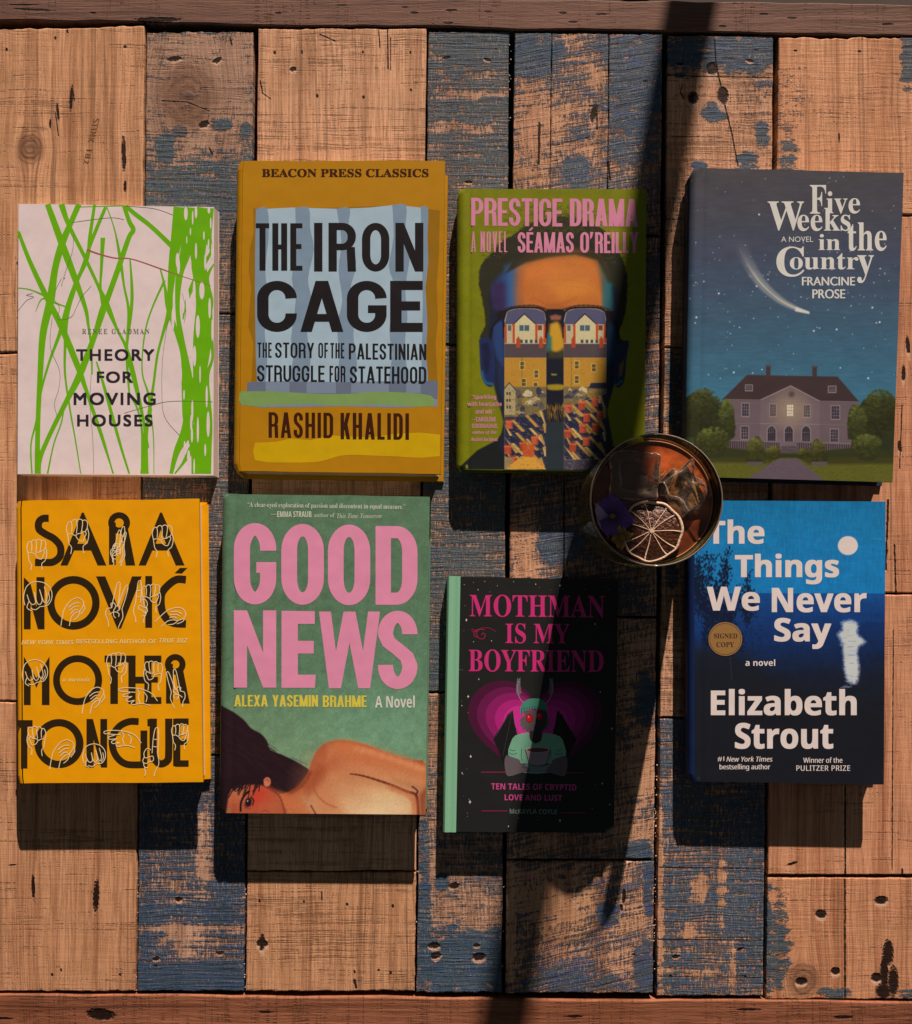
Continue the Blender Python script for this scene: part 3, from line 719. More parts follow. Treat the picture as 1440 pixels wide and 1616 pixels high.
# ------------------------------------------------------------------ book body
def book_body(quad, h, shift, root, cover_mat, cover_name='jacket', board=0.0028, over=0.0032, pages=None, hard=True, wave=0.0003, seed=0, spine_mat=None, corner=0.004):
    TL, TR, BR, BL = [W(*q, h) for q in quad]
    bx, by = shift
    def T(a, v, z):
        p = TL.lerp(TR, a).lerp(BL.lerp(BR, a), v)
        k = z / h
        return Vector((p.x + bx*(1-k), p.y + by*(1-k), z))
    wid = (TR - TL).length; hei = (BL - TL).length
    rs = min(0.006, h*0.45) if hard else 0.0012
    gr = groove_fn(hard)
    # outer then inner profile (a, z)
    fr = []
    for a in (1.0, .9, .75, .6, .45, .3, .2, .14, .12, .11, .10, .095, .09, .085, .08, .075, .07, .065, .06, .055, .05, .045, .04, .036): fr.append((a, h - gr(a)))
    nsp = 8; sp = []
    for i in range(nsp+1):
        t = i/nsp*P/2; sp.append((rs/wid*(1-math.sin(t)) , h - rs*(1-math.cos(t))))
    lo = [(x, h - z) for x, z in reversed(sp)]
    bk = [(a, 0.0) for a in (.06, .2, .5, .8, 1.0)]
    outer = fr + sp + lo + bk
    b = board; wi = board/wid
    ins_f = [(a, z - b) for a, z in fr]; 
    ri = max(rs - b, 0.0006)
    isp = []
    for i in range(nsp+1):
        t = i/nsp*P/2; isp.append((wi + ri/wid*(1-math.sin(t)), h - b - ri*(1-math.cos(t))))
    ilo = [(x, h - z) for x, z in reversed(isp)]
    ibk = [(a, b) for a in (.06, .2, .5, .8, 1.0)]
    inner = ins_f + isp + ilo + ibk
    n = len(outer); m = 40; verts = []; rnd = random.Random(seed)
    ph = [rnd.uniform(0, 6.28) for _ in range(4)]
    for j in range(m+1):
        v = j/m
        for prof in (outer, inner):
            for (a, z) in prof:
                vv = v; aa = a
                d = min(v, 1-v)*hei
                if a*wid < 0.012 and d < corner and hard:      # rounded head and tail of the spine
                    q = 1 - d/corner; aa = max(a, 0) + (corner*0.55/wid)*(q*q)*(1 - min(1, a*wid/0.012))
                p = T(aa, vv, z)
                if z > h*0.5 and (j == 0 or j == m):
                    p.y += wave*(math.sin(a*9+ph[0]) + 0.6*math.sin(a*23+ph[1]))*(1 if j == 0 else .5)
                verts.append(p)
    faces = []; fm = []
    st = 2*n
    for j in range(m):
        for i in range(n-1):
            A, B = j*st+i, j*st+i+1
            faces.append((A, B, B+st, A+st))
            A2, B2 = A+n, B+n
            faces.append((A2, A2+st, B2+st, B2))
        for (i,) in ((0,), (n-1,)):
            A = j*st+i; f = (A, A+st, A+st+n, A+n)
            faces.append(f if i == 0 else f[::-1])
    for j, rev in ((0, False), (m, True)):
        for i in range(n-1):
            A = j*st+i; f = (A, A+n, A+1+n, A+1)
            faces.append(f[::-1] if rev else f)
    cov = mesh_obj(cover_name, verts, faces, cover_mat, root)
    # page block
    ov = over; pv = []; ny, nz = 2, 10
    a0 = (board + 0.0004)/wid; a1 = 1 - ov/wid; v0 = ov/hei; v1 = 1 - ov/hei; z0, z1 = board*1.02, h - board - 0.00005
    for v in (v0, v1):
        for k in range(nz+1):
            z = z0 + (z1-z0)*k/nz; t = (k/nz-.5)*2
            for a in (a0 + (0.0 if not hard else 0.0035*t*t*t*t/wid), a1 - (0.0022*(1-t*t)/wid if hard else 0)):
                pv.append(T(a, v, z))
    pf = []; q = 2*(nz+1)
    for k in range(nz):
        A = 2*k
        pf += [(A+0, A+1, A+3, A+2)][::1]
        pf += [(q+A+1, q+A, q+A+2, q+A+3)]
        pf += [(A+1, q+A+1, q+A+3, A+3), (q+A, A, A+2, q+A+2)]
    pf += [(2*nz, 2*nz+1, q+2*nz+1, q+2*nz), (1, 0, q, q+1)]
    pf = [f[::-1] for f in pf[:-2:1]] if False else pf
    mesh_obj('page_block', pv, pf, pages or PAGES, root)
    return cov, T

def groove_fn(hard):
    if hard is not True: return lambda a: a*0
    return lambda a: 0.00045*np.exp(-((a-0.066)/0.014)**2)

def mk_root(name, quad, h, label, frame=None):
    c = sum((W(*q, h) for q in quad), Vector())/4
    return empty(name, (c.x, c.y, 0), label, 'book', 'books laid out in two rows on the planks')

def hexc(c): return tuple(c)

#======================================================================= BOOK 1  white paperback with green strokes
FR = (10, 300, 3.437); Q = [(28, 321.5), (338, 327), (337, 750.5), (26.5, 748)]; h = 0.0085
root = mk_root('book', Q, h, 'white paperback with bright green brushed lines, upper left on the planks')
book_body(Q, h, (0.0022, -0.0008), root, paper_mat('white_card', False, alb((222, 200, 198))), 'cover', 0.0005, 0.0002, PAGESW, hard=False, wave=0.0001)
GRN = (104, 170, 8)
pr = Print(FR, h + 0.00003)
ST = [[(225,76,30),(310,310,38),(370,470,34),(430,640,22),(447,740,15),(462,850,12),(466,1000,9)],
 [(66,225,18),(130,390,24),(215,570,30),(300,740,34),(390,960,32),(450,1130,18),(520,1330,14),(580,1538,8)],
 [(395,76,30),(350,180,30),(300,300,38),(265,430,36),(240,600,44),(200,780,38),(185,1000,30),(175,1200,26),(170,1400,28),(172,1538,34)],
 [(480,76,16),(455,250,20),(440,370,20),(380,500,22),(330,640,24),(290,780,20),(235,930,14),(190,1090,12),(165,1250,12),(135,1380,9),(140,1538,9)],
 [(540,92,18),(470,260,20),(420,400,16),(370,540,20),(330,680,24),(320,850,16),(320,1000,12),(345,1180,10),(375,1350,8),(405,1538,6)],
 [(300,76,34),(340,190,24),(420,350,20),(500,520,18),(545,620,32),(600,750,16),(650,850,18),(680,960,28),(720,1130,22),(750,1280,16),(765,1400,24)],
 [(640,86,22),(668,170,24),(690,215,26),(665,260,26),(610,420,30),(560,560,30),(525,650,38),(480,790,30),(400,1000,38),(330,1140,28),(240,1320,24),(185,1450,26),(172,1538,30)],
 [(650,86,20),(700,130,24),(790,200,24),(900,305,26)],
 [(525,258,26),(517,420,16),(512,540,14),(530,640,22)],
 [(545,86,5),(590,220,8),(620,380,18),(640,520,12),(665,660,16),(655,850,14),(670,960,24)],
 [(672,370,8),(682,520,16),(680,640,18),(655,860,12),(660,1000,14),(668,1100,10)],
 [(940,92,64),(925,250,60),(905,400,48),(890,560,32),(885,660,30),(850,780,16),(820,900,14),(800,1050,14),(780,1180,20),(760,1330,20),(750,1538,46)],
 [(835,422,8),(860,520,14),(880,640,26),(920,760,22),(955,900,16),(970,1080,36),(985,1250,50),(1040,1400,80),(1050,1538,90)],
 [(860,490,14),(800,620,10),(760,740,9),(740,880,8),(740,1000,8),(770,1100,12),(785,1200,16)],
 [(1000,94,60),(990,200,74),(975,330,60),(940,460,40),(930,640,24),(950,800,30),(990,1000,36),(1000,1150,60)],
 [(1075,96,80),(1060,200,84),(1040,350,80),(1050,500,64),(1060,620,60),(1040,800,50),(1050,1000,72),(1060,1200,84),(1066,1400,90),(1062,1538,86)],
 [(960,94,50),(1010,250,70),(1060,420,50),(1090,550,40),(1095,700,50),(1080,850,60),(1050,1000,60),(1000,1100,40)],
 [(1118,98,18),(1095,250,40),(1112,330,16),(1060,420,26),(1010,520,26),(975,620,16),(960,700,8)],
 [(1127,400,6),(1090,480,22),(1112,600,24),(1100,700,30),(1120,900,14),(1090,1020,24),(1112,1250,14),(1100,1400,30),(1092,1538,40)],
 [(1000,1150,50),(980,1300,60),(925,1420,34),(895,1538,20)], [(1010,1400,40),(960,1480,16),(915,1538,8)],
 [(660,1100,6),(710,1180,10),(735,1290,12),(745,1400,26),(752,1538,44)],
 [(490,930,8),(530,1060,16),(580,1240,18),(625,1400,14),(668,1538,10)],
 [(420,1060,8),(470,1200,14),(525,1360,14),(582,1538,7)],
 [(160,660,3),(195,590,8),(260,610,10),(345,640,6)], [(60,530,6),(130,540,7),(215,575,12)], [(245,640,24),(300,740,30)],
 [(315,1170,6),(300,1260,8),(258,1380,8),(225,1538,10)], [(785,1200,8),(800,1350,6),(802,1538,4)], [(640,84,6),(380,92,4)]]
for st in ST: pr.stroke(st, 10, GRN, smooth=6)
WH = (222, 200, 198)
for (x, y, a, b) in [(1020,560,8,70),(985,640,11,100),(1104,640,7,56),(948,1000,6,50),(1022,900,9,56),(1030,330,6,44),(1088,1120,6,60),(1040,1300,6,70),(975,126,14,22),(1030,120,10,20),(1100,110,10,10),(1012,150,6,22),(1120,330,8,50),(1000,420,8,30),(930,380,10,40),(1080,390,8,26),(1000,225,5,12),(1073,247,6,14),(1098,292,6,16),(980,270,4,12),(935,410,8,46),(1062,545,14,48),(1040,740,11,62),(996,800,17,110),(1052,1000,6,28),(965,1110,6,16),
                     (1010,1195,8,34),(1004,1262,8,26),(1008,1330,8,24),(1080,1410,7,20),(1096,1270,9,70),(1118,760,5,60),(968,1400,5,40),(990,1450,8,40),(1020,1500,6,26),(905,700,8,60),(960,600,9,70),(1110,180,6,18)]:
    pr.ell(x, y, a*(.7 if b < 40 else 1), b*(1.7 if b < 40 else 1), WH, 18)
THN = (92, 104, 66)
for st in [[(360,175),(560,150),(640,160)],[(640,86),(800,100),(905,135)],[(265,600),(290,640),(280,700),(350,690),(380,640),(410,580),(462,520)],[(60,660),(110,600),(150,580),(110,570),(145,560)],
           [(250,690),(240,850),(290,980),(285,1080),(262,1160),(280,1235)],[(462,1000),(455,1150),(470,1350),(475,1538)],[(940,1330),(860,1230),(845,1100),(850,900),(880,700)],[(640,1210),(780,1170),(900,1145),(1120,1148)],
           [(300,480),(270,540),(262,600)],[(365,240),(360,330),(320,450),(300,520)],[(955,560),(975,650),(965,720)]]:
    pr.stroke(st, 2.2, THN, 6)
pr.stroke([(438,322,9),(500,345,7),(590,368,6),(680,373,5),(830,423,6),(940,462,3),(1110,517,2)], 4, (170, 84, 78), 6)
pr.ell(316, 478, 3, 3, (60,50,50), 10)
pr.build('cover_drawing', root)
pr = Print(FR, h + 0.00013)
DK = (44, 36, 42)
text(pr, 'RENEE GLADMAN', 'serifb', (412, 752, 778, 780), (112, 110, 84), track=1.35)
for s_, b_ in (('THEORY', (380,862,805,925)), ('FOR', (492,983,688,1045)), ('MOVING', (366,1098,812,1165)), ('HOUSES', (385,1217,795,1281))):
    text(pr, s_, 'gill', b_, DK, bold=0.085, boldy=0.05, track=1.22 if len(s_) > 3 else 1.15)
pr.build('lettering', root)

#======================================================================= BOOK 2  ochre hardback
FR = (350, 240, 2.992); Q = [(371.5, 254), (702.5, 253.5), (695.5, 748), (366, 743)]; h = 0.023
root = mk_root('book', Q, h, 'ochre hardback with black title on a pale blue striped panel')
cm = paper_mat('ochre_jacket', False, alb((176, 120, 8)))
book_body(Q, h, (0.0020, -0.0042), root, cm, 'jacket', 0.0026, 0.0035, PAGESW, hard='flat', seed=3)
pr = Print(FR, h + 0.00003)
pr.clamp = (40, 1031); OL = (146, 102, 10); BLU = (160, 181, 190); BLD = (122, 142, 158); 
pr.poly([(150,266),(560,262),(820,250),(975,268),(1032,276),(1026,500),(1016,620),(1022,800),(1010,900),(1020,1082),(140,1100),(150,900),(126,820),(140,640),(128,560),(134,450),(152,380)], OL)
pr.poly([(162,270),(330,262),(560,268),(700,262),(820,249),(975,266),(972,400),(976,520),(962,640),(972,800),(966,940),(975,1085),(168,1100),(162,960),(166,800),(158,640),(170,560),(160,430)], BLU)
for P_ in ([(162,270),(216,268),(222,400),(206,560),(222,700),(204,850),(216,950),(206,1090),(168,1096),(158,640)],
           [(348,264),(412,264),(418,360),(436,460),(408,600),(424,700),(404,850),(420,960),(402,1090),(324,1092),(340,960),(328,880),(350,700),(332,600),(350,440)],
           [(543,268),(606,266),(600,360),(636,520),(606,660),(640,720),(622,860),(640,1000),(612,1088),(540,1090),(556,980),(546,820),(570,700),(552,560),(566,420)],
           [(806,252),(872,252),(868,370),(890,480),(868,640),(878,780),(866,900),(872,1086),(790,1088),(806,960),(792,840),(814,640),(790,540),(812,400)],
           [(940,258),(975,266),(972,400),(976,520),(962,640),(972,800),(966,940),(975,1085),(944,1086),(950,700)]):
    pr.poly(P_, BLD, smooth=3)
pr.poly([(122,1086),(300,1082),(560,1086),(800,1082),(1022,1080),(1020,1166),(980,1160),(118,1140)], (102, 110, 126))
for a, b in ((208,320),(402,540),(612,790),(872,940)): pr.poly([(a,1086),(b,1086),(b,1138),(a,1138)], (122, 134, 150))
pr.poly([(92,1184),(1018,1166),(1020,1200),(820,1206),(560,1200),(200,1206),(92,1194)], (122, 136, 150))
pr.poly([(90,1130),(240,1130),(420,1140),(600,1142),(700,1132),(830,1134),(988,1150),(988,1200),(850,1196),(700,1192),(560,1196),(400,1188),(230,1196),(92,1192)], (122, 152, 84), smooth=3)
pr.poly([(158,1372),(260,1368),(330,1352),(420,1360),(520,1338),(700,1348),(820,1330),(1035,1334),(1033,1436),(830,1438),(640,1430),(560,1434),(500,1452),(440,1464),(300,1466),(158,1455)], (200, 158, 4), smooth=2)
pr.build('cover_artwork', root)
pr = Print(FR, h + 0.00013); K = (24, 23, 24)
cond(pr, 'THE', (162,336,382,559), K, .128, .10, .065)
cond(pr, 'IRON', (437,334,953,563), K, .172, .145, .125)
cond(pr, 'CAGE', (168,608,950,848), K, .225, .175, .07)
for s_, b_, st in (('THE',(170,899,237,969),.105),('STORY',(253,899,437,970),.14),('OF',(457,900,503,971),.105),('THE',(514,901,580,972),.105),('PALESTINIAN',(601,903,967,977),.14),
                   ('STRUGGLE',(168,1006,487,1081),.14),('FOR',(510,1009,585,1083),.105),('STATEHOOD',(606,1011,967,1089),.14)):
    cond(pr, s_, b_, K, st, .10, .085, tilt=.008)
pr.build('title_lettering', root)
pr = Print(FR, h + 0.00013); BR_ = (58, 22, 6)
cond(pr, 'RASHID', (222,1228,527,1347), BR_, .135, .105, .10, tilt=.01); cond(pr, 'KHALIDI', (562,1231,885,1355), BR_, .135, .105, .10, tilt=.008)
text(pr, 'BEACON PRESS CLASSICS', 'serifb', (190,79,978,117), BR_, bold=.06)
pr.build('author_lettering', root)

#======================================================================= BOOK 3  olive hardback with a face
FR = (700, 280, 3.366); Q = [(721.5, 298), (1020.5, 299), (1017.5, 745.5), (720.5, 741)]; h = 0.0178
root = mk_root('book', Q, h, 'olive green hardback showing a man whose glasses spill terraced houses')
cm = paper_mat('olive_jacket', False, alb((112, 114, 10)))
book_body(Q, h, (0.0, -0.0005), root, cm, 'jacket', 0.0026, 0.0030, PAGES, seed=4)
def paint3(X, Y):
    c = Canvas(X, Y, (118, 119, 10)); c.mottle(.05, 40, 40, 1)
    HAIR = (42, 42, 28)
    c.poly([(188,560),(198,470),(250,410),(300,350),(380,300),(450,250),(540,222),(640,210),(740,225),(840,270),(900,340),(945,420),(975,520),(976,620),(965,720),(930,830),(915,900),(245,900),(225,780),(215,700)], HAIR, 6, smooth=4, wob=5, ws=12)
    for i in range(240):
        rs = random.Random(i); a = rs.uniform(-2.9, -.2); r = rs.uniform(.75, 1.03)
        x, y = 585 + 380*r*math.cos(a), 520 + 290*r*math.sin(a)
        c.line([(x, y), (x + rs.uniform(-30, 34), y + rs.uniform(-16, 20))], 2.2, rs.choice([(24,26,20),(70,68,26),(34,34,26),(88,84,30)]), .7)
    for i in range(420):
        rs = random.Random(i+900); x, y = rs.gauss(610, 130), rs.uniform(150, 300); a = rs.uniform(0, 6.28)
        c.line([(x, y), (x+16*math.cos(a), y+12*math.sin(a)), (x+22*math.cos(a+1), y+20*math.sin(a+1))], 2.6, rs.choice([(62,62,22),(84,84,20),(48,48,24)]), .5, 2, 4)
    c.poly([(90,1535),(180,1450),(285,1395),(330,1330),(870,1330),(890,1420),(980,1460),(1050,1520),(1055,1552),(90,1552)], (24, 30, 28), 5)
    c.poly([(240,860),(250,720),(300,560),(880,560),(925,740),(930,870),(905,1100),(870,1240),(860,1480),(330,1480),(320,1300),(270,1110)], (26, 32, 48), 8, smooth=3)
    # ears
    c.poly([(190,862),(236,850),(262,905),(275,1010),(268,1104),(228,1104),(200,1040)], (28, 42, 84), 5, smooth=3)
    c.poly([(203,890),(236,880),(250,960),(232,1040),(214,1000)], (22, 28, 58), 10, smooth=3)
    c.line([(204,1030),(222,1085),(262,1098)], 12, (38, 92, 130), .8, 8, 4)
    c.poly([(928,890),(985,866),(972,960),(958,1090),(915,1112),(905,1010)], (32, 46, 74), 5, smooth=3)
    c.poly([(935,1000),(962,960),(950,1050),(932,1060)], (128, 86, 40), 8)
    c.line([(950,1080),(918,1104)], 10, (40, 130, 150), .7, 6)
    # forehead
    c.poly([(300,520),(370,458),(440,440),(420,560),(400,690),(300,692),(268,650),(262,580)], (44, 66, 116), 22, smooth=3)
    c.poly([(262,560),(330,560),(345,640),(330,700),(262,692)], (52, 40, 78), 20, smooth=3)
    c.poly([(335,475),(410,450),(392,560),(390,695),(340,692)], (58, 96, 140), 34)
    c.poly([(380,470),(425,455),(420,560),(415,700),(385,700)], (150, 96, 74), 26, .7)
    c.poly([(410,470),(470,436),(560,418),(700,402),(800,420),(846,490),(862,600),(870,700),(780,712),(600,716),(480,712),(408,700),(396,600)], (192, 108, 48), 44, smooth=3)
    c.poly([(440,470),(600,440),(600,500),(430,560)], (214, 112, 54), 50, .6)
    c.poly([(560,560),(760,540),(820,620),(620,650)], (214, 134, 50), 50, .7)
    c.poly([(855,560),(895,560),(900,700),(850,700)], (24, 104, 116), 20)
    for yy in (520, 552, 583): c.line([(520,yy),(640,yy-8),(760,yy+6)], 3, (180, 92, 40), .35, 4, 6)
    c.poly([(380,430),(520,400),(800,398),(850,440),(900,560),(870,560),(820,440),(700,408),(560,424),(440,452),(330,510)], HAIR, 10, .95)
    c.poly([(480,640),(560,690),(620,690),(700,640),(640,668),(540,668)], (168,84,34), 16, .6); c.ell(620, 500, 120, 60, (222,140,62), 1.2, .5)
    c.poly([(830,470),(880,560),(884,700),(850,700),(846,560)], (60, 100, 96), 22, .8)
    # nose / mouth strip
    c.rect(548, 700, 640, 1552, (22, 26, 38), blur=3)
    c.poly([(566,780),(610,768),(636,840),(640,920),(560,925),(556,880)], (198, 148, 40), 14, smooth=3)
    c.poly([(553,830),(575,850),(575,920),(552,925)], (40, 110, 120), 12)
    c.poly([(560,915),(600,935),(645,905),(645,960),(555,960)], (60, 60, 40), 16)
    c.poly([(572,1042),(604,1044),(600,1052),(576,1052)], (150, 136, 44), 5)
    c.poly([(550,1102),(600,1098),(640,1104),(632,1128),(560,1128)], (158, 132, 34), 7, smooth=3)
    for i in range(150):
        rs = random.Random(i); x = rs.uniform(550, 638); y = rs.uniform(1195, 1300)
        c.line([(x, y), (x+rs.uniform(-4,4), y+22)], 2.5, rs.choice([(168,120,40),(120,84,34),(36,36,34),(190,142,52)]), max(.1, .9-(y-1195)/130))
    c.rect(548, 1300, 640, 1552, (40, 50, 54), blur=4)
    c.poly([(262,790),(318,770),(322,1000),(285,960),(262,880)], (40, 70, 122), 18, .85, smooth=3); c.poly([(285,1000),(322,1020),(322,1180),(298,1120)], (30, 50, 86), 18, .8)
    c.poly([(872,780),(915,800),(912,940),(872,1000)], (30, 66, 96), 18, .8, smooth=3); c.poly([(872,1010),(900,1030),(872,1160)], (26, 46, 70), 14, .8)
    # columns of houses
    for (x0, x1, sd_) in ((325, 546, 1), (640, 866, 2)):
        rs = random.Random(sd_); w = x1 - x0; mx = (x0+x1)/2
        c.poly([(x0,760),(x0+14,710),(x0+60,696),(mx,694),(x1-50,698),(x1-10,715),(x1,760),(x1,1550),(x0,1550)], (190, 176, 138), 3)
        c.poly([(x0,780),(x0+16,712),(x0+60,698),(mx,696),(x1-50,700),(x1-10,716),(x1,780)], (82, 82, 108), 3)
        g = x0 + 105 if sd_ == 1 else x0 + 112
        c.poly([(g-52,880),(g-52,778),(g,728),(g+58,778),(g+58,880)], (204, 190, 142), 3)
        c.line([(g-62,784),(g,724),(g+66,784)], 6, (58, 44, 62), 1, 2)
        for xx in (g-58, g+62): c.rect(xx-4, 778, xx+8, 880, (190, 74, 34), blur=2)
        c.rect(x0, 782, x0+12, 880, (180, 78, 44), blur=2); c.rect(x1-14, 778, x1, 880, (196, 74, 34), blur=2)
        c.rect(g-26, 785, g+26, 815, (74, 96, 104), blur=2); c.rect(g-3, 786, g+1, 814, (190,190,170), blur=1.5)
        c.rect(g+72, 785, g+94, 812, (120, 60, 40), blur=2); c.rect(x0+18, 785, x0+36, 815, (92, 96, 96), blur=2)
        for k in range(4): c.rect(g-22+k*26, 862, g-8+k*26, 880, (60, 74, 90), blur=2)
        c.rect(x0, 884, x1, 958, (84, 70, 72), blur=3)
        for k in range(8): c.line([(x0, 890+k*9), (x1, 889+k*9)], 1.5, (66, 54, 60), .6)
        cx = x0+72 if sd_ == 1 else x0+50
        for q in (cx, x1-28): c.rect(q-10, 856, q+12, 905, (176, 70, 36), blur=2); c.rect(q-4, 846, q+6, 860, (176, 70, 36), blur=2)
        c.rect(x0, 958, x1, 1115, (184, 134, 48), blur=3)
        for k in range(50):
            xx, yy = rs.uniform(x0, x1-20), rs.uniform(960, 1110); c.rect(xx, yy, xx+rs.uniform(4,18), yy+3, (164,116,40), blur=2, alpha=.6)
        for (wx, wy) in ((.42,.12),(.76,.42),(.46,.72),(.74,.86)) if sd_ == 1 else ((.3,.1),(.7,.2),(.3,.62)):
            X0, Y0 = x0+wx*w-13, 958+wy*150
            c.rect(X0, Y0, X0+28, Y0+46, (206, 170, 90), blur=2); c.rect(X0+4, Y0+4, X0+24, Y0+42, (92, 78, 46), blur=2)
            c.rect(X0+4, Y0+22, X0+24, Y0+25, (200,166,90), blur=1.5)
        c.line([(x0+(92 if sd_ == 1 else 40), 955), (x0+(92 if sd_ == 1 else 40), 1110)], 3, (90,70,40), .8)
        # jumble of pale walls and grey roofs
        c.rect(x0, 1112, x1, 1275, (120, 104, 66), blur=4)
        for k in range(26):
            xx, yy = rs.uniform(x0-5, x1-30), rs.uniform(1112, 1262); ww, hh = rs.uniform(18, 60), rs.uniform(10, 34)
            col = rs.choice([(186,164,116),(160,142,108),(70,66,74),(56,58,74),(198,182,140),(150,120,58),(88,84,84)])
            a0, a1 = max(xx,x0), min(xx+ww,x1)
            c.poly([(a0,yy+hh),(a0,yy+6),(a0+(a1-a0)*.4,yy-6),(a1,yy+8),(a1,yy+hh)], col, 2)
            if rs.random() < .5: c.rect(a0+6, yy+10, a0+11, yy+18, (50,46,46), blur=1.5)
        if sd_ == 1:
            c.poly([(x0,1120),(x0+25,1092),(x0+58,1130),(x0+58,1260),(x0,1260)], (176,158,110), 3); c.line([(x0,1122),(x0+25,1090),(x0+62,1132)], 5, (60,58,70), 1, 2)
            for k in range(6): c.rect(x0+10+14*(k%2), 1140+k//2*36, x0+19+14*(k%2), 1156+k//2*36, (70,60,50), blur=2)
        else: c.poly([(x0+130,1120),(x0+145,1092),(x1,1090),(x1,1122)], (40,44,62), 3)
        # rows of terraces running down to the right
        c.rect(x0, 1272, x1, 1550, (44, 46, 66), blur=4)
        y00 = 1295 if sd_ == 1 else 1215
        for k in range(5):
            yb = y00 + k*62
            for j in range(4):
                ax = x0 - 40 + j*74 + (k % 2)*20; ay = yb - j*24 + (k%2)*6
                def CL(pts): return [(min(max(px_, x0), x1), py_) for px_, py_ in pts]
                c.poly(CL([(ax, ay+18),(ax+16, ay+16),(ax+96, ay+96),(ax+80, ay+104)]), (190, 142, 66) if (j+k) % 3 else (206, 170, 96), 2.5)
                c.poly(CL([(ax+20, ay+16),(ax+60, ay+8),(ax+130, ay+76),(ax+98, ay+96)]), (34, 40, 62), 2.5)
                c.line(CL([(ax+24, ay+14),(ax+100, ay+92)]), 2, (96, 100, 116), .7)
        for k in range(4):
            for j in range(3):
                ax = x0 + 6 + j*72 + (k%2)*22; ay = y00 - 4 + k*66 - j*20
                if ax+36 > x1 or ay > 1500 or rs.random() < .38: continue
                ax += rs.uniform(-8, 8); ay += rs.uniform(-8, 8); ax = max(x0, min(ax, x1-38))
                c.rect(ax, ay, ax+36, ay+42, rs.choice([(186,76,44),(164,68,40),(196,92,58)]), blur=2.5); c.rect(ax-2, ay-3, ax+38, ay+6, (208, 104, 60), blur=2)
                for q in range(4): c.rect(ax+3+q*9, ay-12, ax+7+q*9, ay, (150, 66, 40), blur=1.5)
                c.rect(ax+26, ay+8, ax+36, ay+42, (150, 54, 34), blur=3, alpha=.6)
        if sd_ == 1:
            c.poly([(x0,1551),(x0+90,1480),(x0+158,1480),(x1,1551)], (214, 154, 58), 3); c.rect(x0+96, 1420, x0+158, 1484, (196, 88, 44), blur=3)
            c.poly([(x0,1551),(x0,1480),(x0+50,1500),(x0+10,1551)], (150,130,86), 3)
        else: c.rect(x0, 1498, x1, 1551, (72, 66, 78), blur=3); c.line([(x0,1500),(x1,1497)], 3, (120,110,120), .9); c.line([(x0+60,1500),(x0+40,1550)], 2, (110,100,110), .8)
    for i in range(700):
        rs = random.Random(i+5000); x0 = rs.choice([325, 640]); x = x0 + rs.uniform(2, 214); y = rs.uniform(1120, 1546)
        c.line([(x, y), (min(x+rs.uniform(3,16), x0+222), y+rs.uniform(-4,12))], 2.2, rs.choice([(200,170,110),(26,28,40),(90,84,90),(150,100,60),(60,60,80)]), .55)
    # glasses
    F_ = (26, 22, 26)
    for (x0, x1) in ((318, 552), (634, 872)):
        c.line([(x0+4,790),(x0+2,740),(x0+22,706),(x0+70,692),(x1-60,692),(x1-18,706),(x1-2,740),(x1-6,790)], 9, F_, 1, 3, 5)
        c.line([(x0+2,850),(x0,760)], 7, F_, 1, 3); c.line([(x1-4,760),(x1-8,850)], 7, F_, 1, 3)
    c.line([(545,716),(595,706),(642,716)], 12, F_, 1, 3, 5); c.line([(565,770),(596,752),(628,770)], 7, F_, 1, 3, 5)
    c.poly([(566,736),(596,728),(628,736),(622,758),(572,758)], (150,90,70), 8)
    c.poly([(288,712),(330,704),(326,750),(285,752)], F_, 4); c.poly([(866,706),(900,712),(902,756),(868,750)], F_, 4)
    c.line([(300,752),(262,790),(252,850)], 12, (20,20,28), 1, 5, 4); c.line([(898,755),(922,800),(930,850)], 12, (20,20,28), 1, 5, 4)
    c.line([(320,700),(380,686),(480,680),(545,700)], 7, (60,40,26), .8, 7, 4); c.line([(640,700),(720,680),(820,684),(880,702)], 7, (60,40,26), .8, 7, 4)
    c.rect(318, 1552, 872, 1600, (30,34,30), blur=3)
    c.mottle(.05, 3, 3, 9, 1)
    return c
painted_sheet('cover_picture', Q, .006, 430, 620, FR, h, root, paint3, groove=groove_fn(True))
pr = Print(FR, h + 0.00013); PK = (208, 128, 150)
cond(pr, 'PRESTIGE', (148,108,632,256), PK, .148, .12, .045, tilt=.01); cond(pr, 'DRAMA', (672,112,1033,259), PK, .165, .115, .045, tilt=.008)
cond(pr, 'A', (148,287,172,397), PK, .06, .05, .06); cond(pr, 'NOVEL', (198,287,340,397), PK, .075, .055, .09)
pr.build('title_lettering', root)
pr = Print(FR, h + 0.00013)
cond(pr, 'SEAMAS', (395,291,693,399), PK, .145, .12, .05); pr.poly([(452,282),(470,264),(478,268),(463,284)], PK)
cond(pr, "O", (727,290,774,401), PK, .15, .12, .05); pr.poly([(780,290),(797,290),(790,318),(780,330)], PK); cond(pr, 'REILLY', (806,291,1035,402), PK, .145, .12, .05)
pr.build('author_lettering', root)
pr = Print(FR, h + 0.00013)
for s_, b_ in (('“Sparkling',(150,1154,280,1183)),('with heartache',(128,1190,310,1215)),('and wit.”',(170,1230,275,1255)),('—CAROLINE',(150,1272,278,1297)),('O’DONOGHUE,',(152,1308,290,1335)),
               ('author of The',(155,1345,282,1367)),('Rachel Incident',(148,1381,290,1401))):
    text(pr, s_, 'sansb' if 'Th' not in s_ and 'Ra' not in s_ else 'sansbi', b_, PK)
pr.build('quote_lettering', root)

